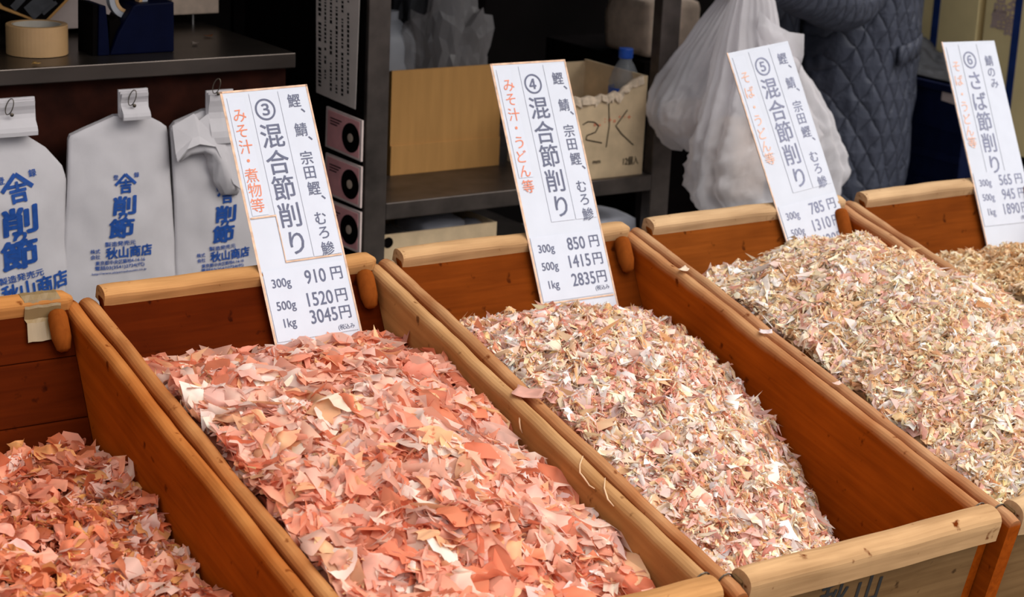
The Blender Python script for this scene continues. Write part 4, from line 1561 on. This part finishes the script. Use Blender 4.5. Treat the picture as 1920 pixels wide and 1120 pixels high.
# ------------------------------------------------------------------ behind the right post
a = at(1262, 0, Y=0.95)
b = at(1312, 0, Y=0.95)
z0, z1 = at(1285, 120, Y=0.95).z, at(1285, 10, Y=0.95).z
t = thing('machine_cabinet', 'dark machine cabinet behind the plastic bags and the right post', 'cabinet', (0, 0, 0))
c0, c1 = at(1228, 300, Y=1.0), at(1420, 300, Y=1.0)
wbox('body', (c0.x - 0.05, 1.0, FLOOR_Z), (c1.x + 0.1, 1.4, z0), M_DARK, t)
for u in (1306, 1316):
    p0, p1 = at(u, 280, Y=0.995), at(u, 385, Y=0.995)
    bm = bmesh.new()
    add_tube(bm, [p0, (p0 + p1) / 2 + Vector((0.004, -0.004, 0)), p1], 0.003)
    child_world(obj('cable', bm, M_JUG, t), t)
pl = pillow('cloth_bundle', 'tan and white wrapped bundle beside the right post, above the carrier bags', 'bundle', (a.x - 0.01, 1.02, z0), (b.x + 0.07, 1.2, z1), M_CLOTH, 4.0)

# ------------------------------------------------------------------ person with carrier bags
HAND = at(1402, -34, Y=0.47)


def carrier(label, key, prof, Y, seed, mat, tail=None):
    """prof: (v, left u, right u) down the bag"""
    R = thing('carrier_bag', label, 'plastic bag', (0, 0, 0), group='carrier bags held by the person')
    n = 110
    rings = []
    H = len(prof)
    vs_ = np.linspace(prof[0][0], prof[-1][0], 80)
    for j, v in enumerate(vs_):
        ul = np.interp(v, [p[0] for p in prof], [p[1] for p in prof])
        ur = np.interp(v, [p[0] for p in prof], [p[2] for p in prof])
        a_, b_ = at(ul, v, Y=Y), at(ur, v, Y=Y)
        c = (a_ + b_) / 2
        hw = (b_.x - a_.x) / 2
        s = j / 79
        dp = min(0.075, hw * 0.8) * (0.75 + 0.25 * s)
        rg = []
        for k in range(n):
            t = 2 * PI * k / n
            up = (1 - s) ** 0.8
            fold = 1 + (0.20 * up + 0.03) * math.sin(9 * t + 2.5 * math.sin(3 * t + seed) + 1.5 * s) * (0.6 + 0.4 * math.sin(2 * t + seed))
            fold += 0.07 * up * math.sin(23 * t + 3 * math.sin(2 * t + seed) + 2 * s)
            e1 = Vector((math.cos(t) * 1.8, math.sin(t) * 1.8 + seed, s * 4))
            e2 = Vector((math.cos(t) * 4 + s * 3, math.sin(t) * 4 + seed, s * 9 - math.cos(t) * 2))
            fold += (0.22 * noise.noise(e1) + 0.20 * (0.35 - abs(noise.noise(e2))) + 0.09 * (0.3 - abs(noise.noise(e2 * 2.3)))) * min(1, s * 1.6)
            fx = 1 + (fold - 1) * (0.35 + 0.65 * abs(math.sin(t)))
            rg.append(Vector((c.x + hw * fx * math.cos(t), c.y - dp * fold * math.sin(t), c.z + 0.010 * noise.noise(Vector((t * 2, s * 8, seed))) * s)))
        rings.append(rg)
    bm = bmesh.new()
    add_loft(bm, rings)
    obj('bag_film', bm, mat, R, smooth=True)
    if tail:
        bm = bmesh.new()
        vv = []
        for i, row in enumerate(tail):
            vv.append([bm.verts.new(at(u, v, Y=Y - 0.05 + 0.012 * math.sin(i * 2.3 + k * 1.9))) for k, (u, v) in enumerate(row)])
        for p_, q_ in zip(vv, vv[1:]):
            for k in range(len(p_) - 1):
                bm.faces.new((p_[k], p_[k + 1], q_[k + 1], q_[k]))
        o = obj('loose_handle', bm, mat, R, smooth=True)
        o.modifiers.new('thick', 'SOLIDIFY').thickness = 0.001
    return R


carrier('smaller translucent carrier bag hanging at the left of the pair', 'l',
        [(-36, 1388, 1416), (0, 1352, 1412), (50, 1316, 1400), (100, 1282, 1388), (150, 1252, 1376), (190, 1232, 1366), (210, 1226, 1360), (235, 1231, 1352), (258, 1244, 1344), (272, 1262, 1330), (276, 1280, 1318)], 0.56, 1.0, M_FILM)
carrier('larger white carrier bag hanging behind sign 5', 'r',
        [(-36, 1392, 1424), (0, 1376, 1446), (50, 1362, 1452), (100, 1348, 1470), (150, 1336, 1504), (200, 1322, 1532), (250, 1308, 1558), (300, 1298, 1574), (340, 1296, 1580), (370, 1304, 1570), (395, 1330, 1540), (400, 1350, 1510)], 0.43, 4.2, M_FILM,
        tail=[[(1424, 20), (1420, 60), (1420, 120)], [(1450, 44), (1452, 80), (1452, 130)], [(1480, 60), (1484, 100), (1482, 150)], [(1508, 64), (1507, 104), (1494, 150)]])
# what the bags carry
pk = at(1270, 235, Y=0.56)
pillow('brown_parcel', 'brown paper parcel showing through the smaller carrier bag', 'parcel', (pk.x - 0.028, 0.53, pk.z - 0.022), (pk.x + 0.075, 0.59, pk.z + 0.05), M_CLOTH, 3.0)
pk = at(1390, 330, Y=0.43)
pillow('tan_parcel', 'tan parcel showing through the larger carrier bag', 'parcel', (pk.x - 0.07, 0.385, pk.z - 0.05), (pk.x + 0.03, 0.47, pk.z + 0.12), M_CLOTH, 7.0)

# person -----------------------------------------------------------
PX = at(1580, 300, Y=0.80).x
PY = 0.80
person = thing('person', 'person in a dark slate quilted coat holding plastic carrier bags', 'person', (PX, PY, FLOOR_Z))
E_R = at(1592, 12, Y=0.66) - Vector(person.location)       # elbow of the carrying arm
H_R = HAND - Vector(person.location) + Vector((0, 0.01, 0.02))
V, Ed, Rd = [], [], []


def node(p, r, par=None):
    V.append(tuple(p))
    Rd.append(r)
    if par is not None:
        Ed.append((par, len(V) - 1))
    return len(V) - 1


pel = node((0, 0, 0.80), 0.115)
sp1 = node((0, 0.005, 0.95), 0.12, pel)
sp2 = node((-0.005, 0.01, 1.12), 0.135, sp1)
chest = node((-0.015, 0.01, 1.24), 0.13, sp2)
nk = node((-0.03, 0.0, 1.345), 0.055, chest)
hd0 = node((-0.045, -0.01, 1.42), 0.062, nk)
hd1 = node((-0.055, -0.02, 1.49), 0.088, hd0)
hd2 = node((-0.05, -0.015, 1.555), 0.075, hd1)
for sgn in (-1, 1):
    hp = node((sgn * 0.075, 0, 0.74), 0.066, pel)
    kn = node((sgn * 0.09, -0.015, 0.43), 0.056, hp)
    an = node((sgn * 0.09, 0.015, 0.085), 0.037, kn)
    node((sgn * 0.095, -0.06, 0.04), 0.034, an)
    node((sgn * 0.10, -0.13, 0.032), 0.026, len(V) - 1)


def arm(sh, el, wr, pd_, side):
    s = node(sh, 0.062, chest)
    e = node(el, 0.043, s)
    w = node(wr, 0.027, e)
    d = (Vector(wr) - Vector(el)).normalized()
    pdv = Vector(pd_).normalized()
    pm = Vector(wr) + pdv * 0.045
    pal = node(pm, 0.030, w)
    a_ = pdv.cross(Vector(side)).normalized()
    for k, ln in enumerate((0.062, 0.072, 0.068, 0.052)):
        b0 = pm + Vector(side) * (0.027 - 0.018 * k) + pdv * 0.032
        f1 = node(b0, 0.0092, pal)
        f2 = node(b0 + pdv * ln * 0.45 + a_ * 0.012, 0.0088, f1)
        f3 = node(b0 + pdv * ln * 0.35 + a_ * (0.012 + ln * 0.42), 0.008, f2)
        node(b0 + pdv * ln * 0.02 + a_ * (0.012 + ln * 0.52), 0.0065, f3)
    t1 = node(pm - pdv * 0.008 + Vector(side) * 0.034 + a_ * 0.008, 0.0105, pal)
    t2 = node(pm + pdv * 0.02 + Vector(side) * 0.042 + a_ * 0.028, 0.0095, t1)
    node(pm + pdv * 0.035 + Vector(side) * 0.03 + a_ * 0.044, 0.0075, t2)


shR = (0.165, -0.01, 1.26)
shL = (-0.175, 0.0, 1.26)
wR = H_R + (E_R - H_R).normalized() * 0.085
arm(shR, E_R, wR, (H_R - wR), (0, 0.25, 0.97))
eL = Vector((-0.235, 0.03, 0.99))
wL = Vector((-0.245, -0.01, 0.76))
arm(shL, eL, wL, (0.0, -0.1, -1), (0.1, -1, 0.1))
me = bpy.data.meshes.new('body')
me.from_pydata(V, Ed, [])
body = link('body', me, M_SKIN, person)
sk = body.modifiers.new('skin', 'SKIN')
sk.use_smooth_shade = True
for i, sv in enumerate(me.skin_vertices[0].data):
    sv.radius = (Rd[i], Rd[i] * (0.75 if i < 4 else 1))
    sv.use_root = i == 0
ss = body.modifiers.new('sub', 'SUBSURF')
ss.levels = ss.render_levels = 1


# face on the head: nose, eyes, mouth, ears belong to the face part
bm = bmesh.new()
fd = Vector((-0.55, -0.83, -0.05)).normalized()
hc = Vector((-0.055, -0.02, 1.485))
sd_ = Vector((0, 0, 1)).cross(fd).normalized()
add_lathe(bm, [(0.001, 0.024), (0.006, 0.02), (0.011, 0.008), (0.013, -0.01)], hc + fd * 0.082 + Vector((0, 0, -0.006)), 10, fd)
for s_ in (-1, 1):
    bmesh.ops.create_uvsphere(bm, u_segments=10, v_segments=8, radius=0.010, matrix=Matrix.Translation(hc + fd * 0.078 + sd_ * (0.03 * s_) + Vector((0, 0, 0.012))))
    bmesh.ops.create_uvsphere(bm, u_segments=10, v_segments=8, radius=0.018, matrix=Matrix.Translation(hc + sd_ * (0.085 * s_)) @ Matrix.Diagonal((0.5, 0.8, 1.3, 1)))
bmesh.ops.create_uvsphere(bm, u_segments=12, v_segments=6, radius=0.02, matrix=Matrix.Translation(hc + fd * 0.072 + Vector((0, 0, -0.045))) @ Matrix.Diagonal((1, 1, 0.35, 1)))
obj('face', bm, M_SKIN, person, smooth=True)
bm = bmesh.new()
bmesh.ops.create_uvsphere(bm, u_segments=28, v_segments=18, radius=1)
for v in bm.verts:
    n0 = v.co.copy()
    k = n0.dot(fd)
    v.co = hc + Vector((0, 0, 0.02)) + Vector((n0.x * 0.098, n0.y * 0.103, n0.z * 0.105)) * (1 if (k < 0.35 or n0.z > 0.55) else 0.72)
obj('hair', bm, M_HAIR, person, smooth=True)

# coat: quilted body of the coat
bm = bmesh.new()
z_h = at(1580, 420, Y=0.78).z - FLOOR_Z
levels = [(z_h - 0.10, 0.150, 0.125), (z_h, 0.156, 0.130), (z_h + 0.12, 0.166, 0.140), (z_h + 0.26, 0.168, 0.142), (z_h + 0.38, 0.165, 0.138), (1.05, 0.170, 0.135), (1.16, 0.180, 0.135), (1.26, 0.185, 0.115), (1.315, 0.13, 0.085), (1.345, 0.075, 0.07)]
NZ, NA = 110, 120
rings = []
for j in range(NZ + 1):
    z = levels[0][0] + (levels[-1][0] - levels[0][0]) * j / NZ
    rx = np.interp(z, [l[0] for l in levels], [l[1] for l in levels])
    ry = np.interp(z, [l[0] for l in levels], [l[2] for l in levels])
    rg = []
    for k in range(NA):
        t = 2 * PI * k / NA
        p = t * 15 / PI
        q = z * 26
        quilt = min(abs(math.sin((p + q) * 0.5 * 1.0)), abs(math.sin((p - q) * 0.5 * 1.0)))
        w = 0.007 * quilt ** 0.6 + 0.006 * noise.noise(Vector((math.cos(t) * 3, math.sin(t) * 3, z * 7))) + 0.004 * noise.noise(Vector((math.cos(t) * 7, math.sin(t) * 7, z * 16)))
        # seam up the side
        if abs(math.sin(t * 0.5 + 0.55)) < 0.02:
            w -= 0.006
        rg.append(Vector(((rx + w) * math.cos(t), (ry + w) * math.sin(t) + 0.005, z)))
    rings.append(rg)
add_loft(bm, rings, False)
o = obj('quilted_coat', bm, M_COAT, person, smooth=True)
o.modifiers.new('thick', 'SOLIDIFY').thickness = 0.008
# pocket flap band
bm = bmesh.new()
vv = []
for i in range(12):
    t = -PI / 2 + 0.05 + 0.75 * i / 11
    row = []
    for k, dz in enumerate((0.0, 0.02, 0.045)):
        z = at(1600, 128, Y=0.67).z - FLOOR_Z + dz + 0.02 * i / 11
        row.append(bm.verts.new(((0.174) * math.cos(t), 0.150 * math.sin(t) + 0.005, z)))
    vv.append(row)
for p_, q_ in zip(vv, vv[1:]):
    for k in range(2):
        bm.faces.new((p_[k], p_[k + 1], q_[k + 1], q_[k]))
o = obj('pocket_flap', bm, M_COAT, person, smooth=True)
o.modifiers.new('thick', 'SOLIDIFY').thickness = 0.007


def sleeve(sh, el, wr, r0, r1, r2):
    sh, el, wr = Vector(sh), Vector(el), Vector(wr)
    path = []
    for k in range(9):
        path.append((sh.lerp(el, k / 8 * 0.9), r0 + (r1 - r0) * k / 8))
    mid_ = (sh.lerp(el, 0.9) + el.lerp(wr, 0.12)) / 2
    path.append((mid_.lerp(el, 0.55), r1 * 1.02))
    for k in range(9):
        path.append((el.lerp(wr, 0.12 + 0.83 * k / 8), r1 + (r2 - r1) * k / 8))
    bm = bmesh.new()
    rings = []
    for i, (p, r) in enumerate(path):
        d = (path[min(i + 1, len(path) - 1)][0] - path[max(i - 1, 0)][0]).normalized()
        a_ = d.orthogonal().normalized() if i == 0 else (pa_ - d * pa_.dot(d)).normalized()
        pa_ = a_
        b_ = d.cross(a_)
        rings.append([p + (a_ * math.cos(t) + b_ * math.sin(t)) * (r * (1 + 0.10 * noise.noise(Vector((math.cos(t) * 2, math.sin(t) * 2, i * 0.7 + r0 * 50))) + 0.04 * math.sin(i * 2.4 + t))) for t in [2 * PI * k / 28 for k in range(28)]])
    add_loft(bm, rings, False)
    o = obj('sleeve', bm, M_COAT, person, smooth=True)
    o.modifiers.new('thick', 'SOLIDIFY').thickness = 0.006
    s_ = o.modifiers.new('sub', 'SUBSURF')
    s_.levels = s_.render_levels = 1


sleeve(shR, E_R, wR, 0.088, 0.066, 0.046)
sleeve(shL, eL, wL, 0.085, 0.062, 0.046)
# trousers and shoes
bm = bmesh.new()
for sgn in (-1, 1):
    pts = [Vector((sgn * 0.076, 0, 0.70)), Vector((sgn * 0.082, -0.008, 0.58)), Vector((sgn * 0.09, -0.012, 0.43)), Vector((sgn * 0.09, 0.005, 0.25)), Vector((sgn * 0.09, 0.012, 0.07))]
    add_tube(bm, pts, [0.070, 0.070, 0.068, 0.064, 0.06], 20)
obj('trousers', bm, M_TROUS, person, smooth=True)
for sgn in (-1, 1):
    bm = bmesh.new()
    rings = []
    for y, rx, h in [(0.055, 0.028, 0.05), (0.04, 0.038, 0.07), (0.0, 0.042, 0.075), (-0.06, 0.046, 0.06), (-0.12, 0.046, 0.045), (-0.165, 0.030, 0.032)]:
        rings.append([Vector((sgn * 0.097 + rx * math.cos(t), y, max(0, h * 0.5 + h * 0.5 * math.sin(t) * (1 if math.sin(t) > 0 else 1)))) for t in [2 * PI * k / 16 for k in range(16)]])
    add_loft(bm, rings)
    obj('shoe', bm, M_DARK, person, smooth=True)

# ------------------------------------------------------------------ crates and strapped cartons at the right
XC = 2.46
ptop = at(1700, 141, X=XC)
zt_ = ptop.z
y_near, y_far = at(1812, 180, X=XC).y, at(1625, 130, X=XC).y
hc_ = 0.27


def crate(label, z1):
    R = thing('plastic_crate', label, 'crate', (XC, y_near, z1 - hc_), group='stacked navy crates')
    ln = y_far - y_near
    bm = bmesh.new()
    wd = 0.11
    # slotted side wall built of rails and bars, long side facing -X
    for z0_, z1_ in [(0, 0.03), (0.086, 0.104), (0.16, hc_)]:
        add_box(bm, (0, 0, z0_), (0.006, ln, z1_))
    nb = 44
    for k in range(nb + 1):
        y = ln * k / nb
        add_box(bm, (0.001, y - 0.0022 if k else 0, 0.03), (0.005, y + 0.0022, 0.086))
        add_box(bm, (0.001, y - 0.0022 if k else 0, 0.104), (0.005, y + 0.0022, 0.16))
    obj('slotted_wall', bm, M_CRATE, R)
    bm = bmesh.new()
    add_box(bm, (wd - 0.006, 0, 0), (wd, ln, hc_))
    add_box(bm, (0.006, 0, 0), (wd - 0.006, 0.006, hc_))
    add_box(bm, (0.006, ln - 0.006, 0), (wd - 0.006, ln, hc_))
    add_box(bm, (0.006, 0.006, 0), (wd - 0.006, ln - 0.006, 0.006))
    obj('walls', bm, M_CRATE, R)
    bm = bmesh.new()
    add_box(bm, (-0.008, -0.006, hc_ - 0.018), (0.0, ln + 0.006, hc_))
    obj('rim', bm, M_CRATE, R, bevel=0.002)
    return R


top_c = crate('upper navy slotted crate under the dark sheet, right of the person', zt_)
crate('lower navy slotted crate beneath the first, right of the person', zt_ - hc_ - 0.001)
zz = zt_ - 2 * hc_ - 0.002
box_h = zz - FLOOR_Z
if box_h > 0.005:
    tag(box('pallet', (XC, y_near, FLOOR_Z), (XC + 0.11, y_far, zz), M_DARK), 'dark block under the navy crates', 'pallet')
# paper label on the crate
a, b = at(1766, 168, X=XC - 0.003), at(1800, 200, X=XC - 0.003)
o = py('paper_label', [(XC - 0.0005, a.y, a.z), (XC - 0.0005, b.y, a.z - 0.004), (XC - 0.0005, b.y, b.z), (XC - 0.0005, a.y, b.z + 0.004)], [(0, 1, 2, 3)], M_OFFW)
o.modifiers.new('thick', 'SOLIDIFY').thickness = 0.001
o.parent = top_c
o.matrix_parent_inverse = Matrix.Translation(-Vector(top_c.location))
tag(o, 'grey white paper label')
# dark plastic sheet heaped on the crate
XB = XC + 0.13
P1, P2, P3, P4 = at(1640, 20, X=XB), at(1672, 50, X=XB), at(1795, 168, X=XC + 0.01), at(1640, 128, X=XC + 0.01)
bm = bmesh.new()
N = 26
vv = []
for i in range(N + 1):
    row = []
    for j in range(N + 1):
        s, t_ = i / N, j / N
        lo = P4.lerp(P3, s)
        hi = Vector((XB, lo.y + (0.02), zt_ + 0.006 + max(0, (P2.z - zt_)) * (1 - s) ** 1.2))
        p = lo.lerp(hi, t_)
        p.z += 0.012 * noise.noise(Vector((s * 6, t_ * 5, 1))) * (0.2 + t_) + 0.006 * noise.noise(Vector((s * 16, t_ * 14, 4)))
        p.z = max(p.z, zt_ + 0.004)
        row.append(bm.verts.new(p))
    vv.append(row)
for a_, b_ in zip(vv, vv[1:]):
    for k in range(N):
        bm.faces.new((a_[k], a_[k + 1], b_[k + 1], b_[k]))
o = obj('plastic_sheet', bm, M_SHEET, smooth=True)
o.modifiers.new('thick', 'SOLIDIFY').thickness = 0.003
tag(o, 'crumpled dark grey sheet lying on the navy crates', 'plastic sheet')


# straw coloured cartons with blue straps, their broad sides facing left
XK = XC + 0.16
zk = at(1905, 292, X=XK).z


def carton(label, u_near, u_far, straps, marks, shift=0.0):
    yn, yf_ = at(u_near, 100, X=XK).y, at(u_far, 100, X=XK).y
    R = thing('strapped_carton', label, 'carton', (XK, yn, zk), group='straw coloured cartons with blue straps')
    ln, hh_ = yf_ - yn, 0.62
    bm = bmesh.new()
    add_box(bm, (0, 0, 0), (0.34, ln, hh_))
    obj('body', bm, M_STRAWBOX, R, bevel=0.003)
    for u in straps:
        ys = at(u, 60, X=XK).y - yn
        bm = bmesh.new()
        w2 = 0.011
        for lo, hi in [((-0.0015, ys - w2, -0.001), (0, ys + w2, hh_ + 0.001)), ((0, ys - w2, hh_), (0.34, ys + w2, hh_ + 0.0015)), ((0.34, ys - w2, -0.001), (0.3415, ys + w2, hh_ + 0.001))]:
            add_box(bm, lo, hi)
        obj('blue_strap', bm, M_STRAP, R)
    if marks:
        K = Ink()
        for c, u, v, sz in marks:
            p = at(u, v, X=XK)
            K.put(c, -(p.y - yn), -(p.z - zk), sz, 0.03)
        K.build('purple_print', M_PRINT, R, lambda x, y: (-0.0008, -x, -y), (-1, 0, 0))
    return R


M_PRINT = plain('purple brown print', (0.46, 0.34, 0.30), 0.7)
carton('straw coloured strapped carton left of the dark gap, between the person and sign 6', 1826, 1600, [1668, 1752], [])
carton('straw coloured strapped carton with purple print behind the top of sign 6', 2010, 1838, [1905],
       [('品', 1877, 8, 0.045), ('名', 1900, 16, 0.045), ('鰹', 1873, 36, 0.05), ('節', 1897, 50, 0.05)])
tag(box('pallet', (XK, at(2010, 100, X=XK).y, FLOOR_Z), (XK + 0.34, at(1600, 100, X=XK).y, zk - 0.001), M_DARK), 'dark block under the straw coloured cartons', 'pallet')
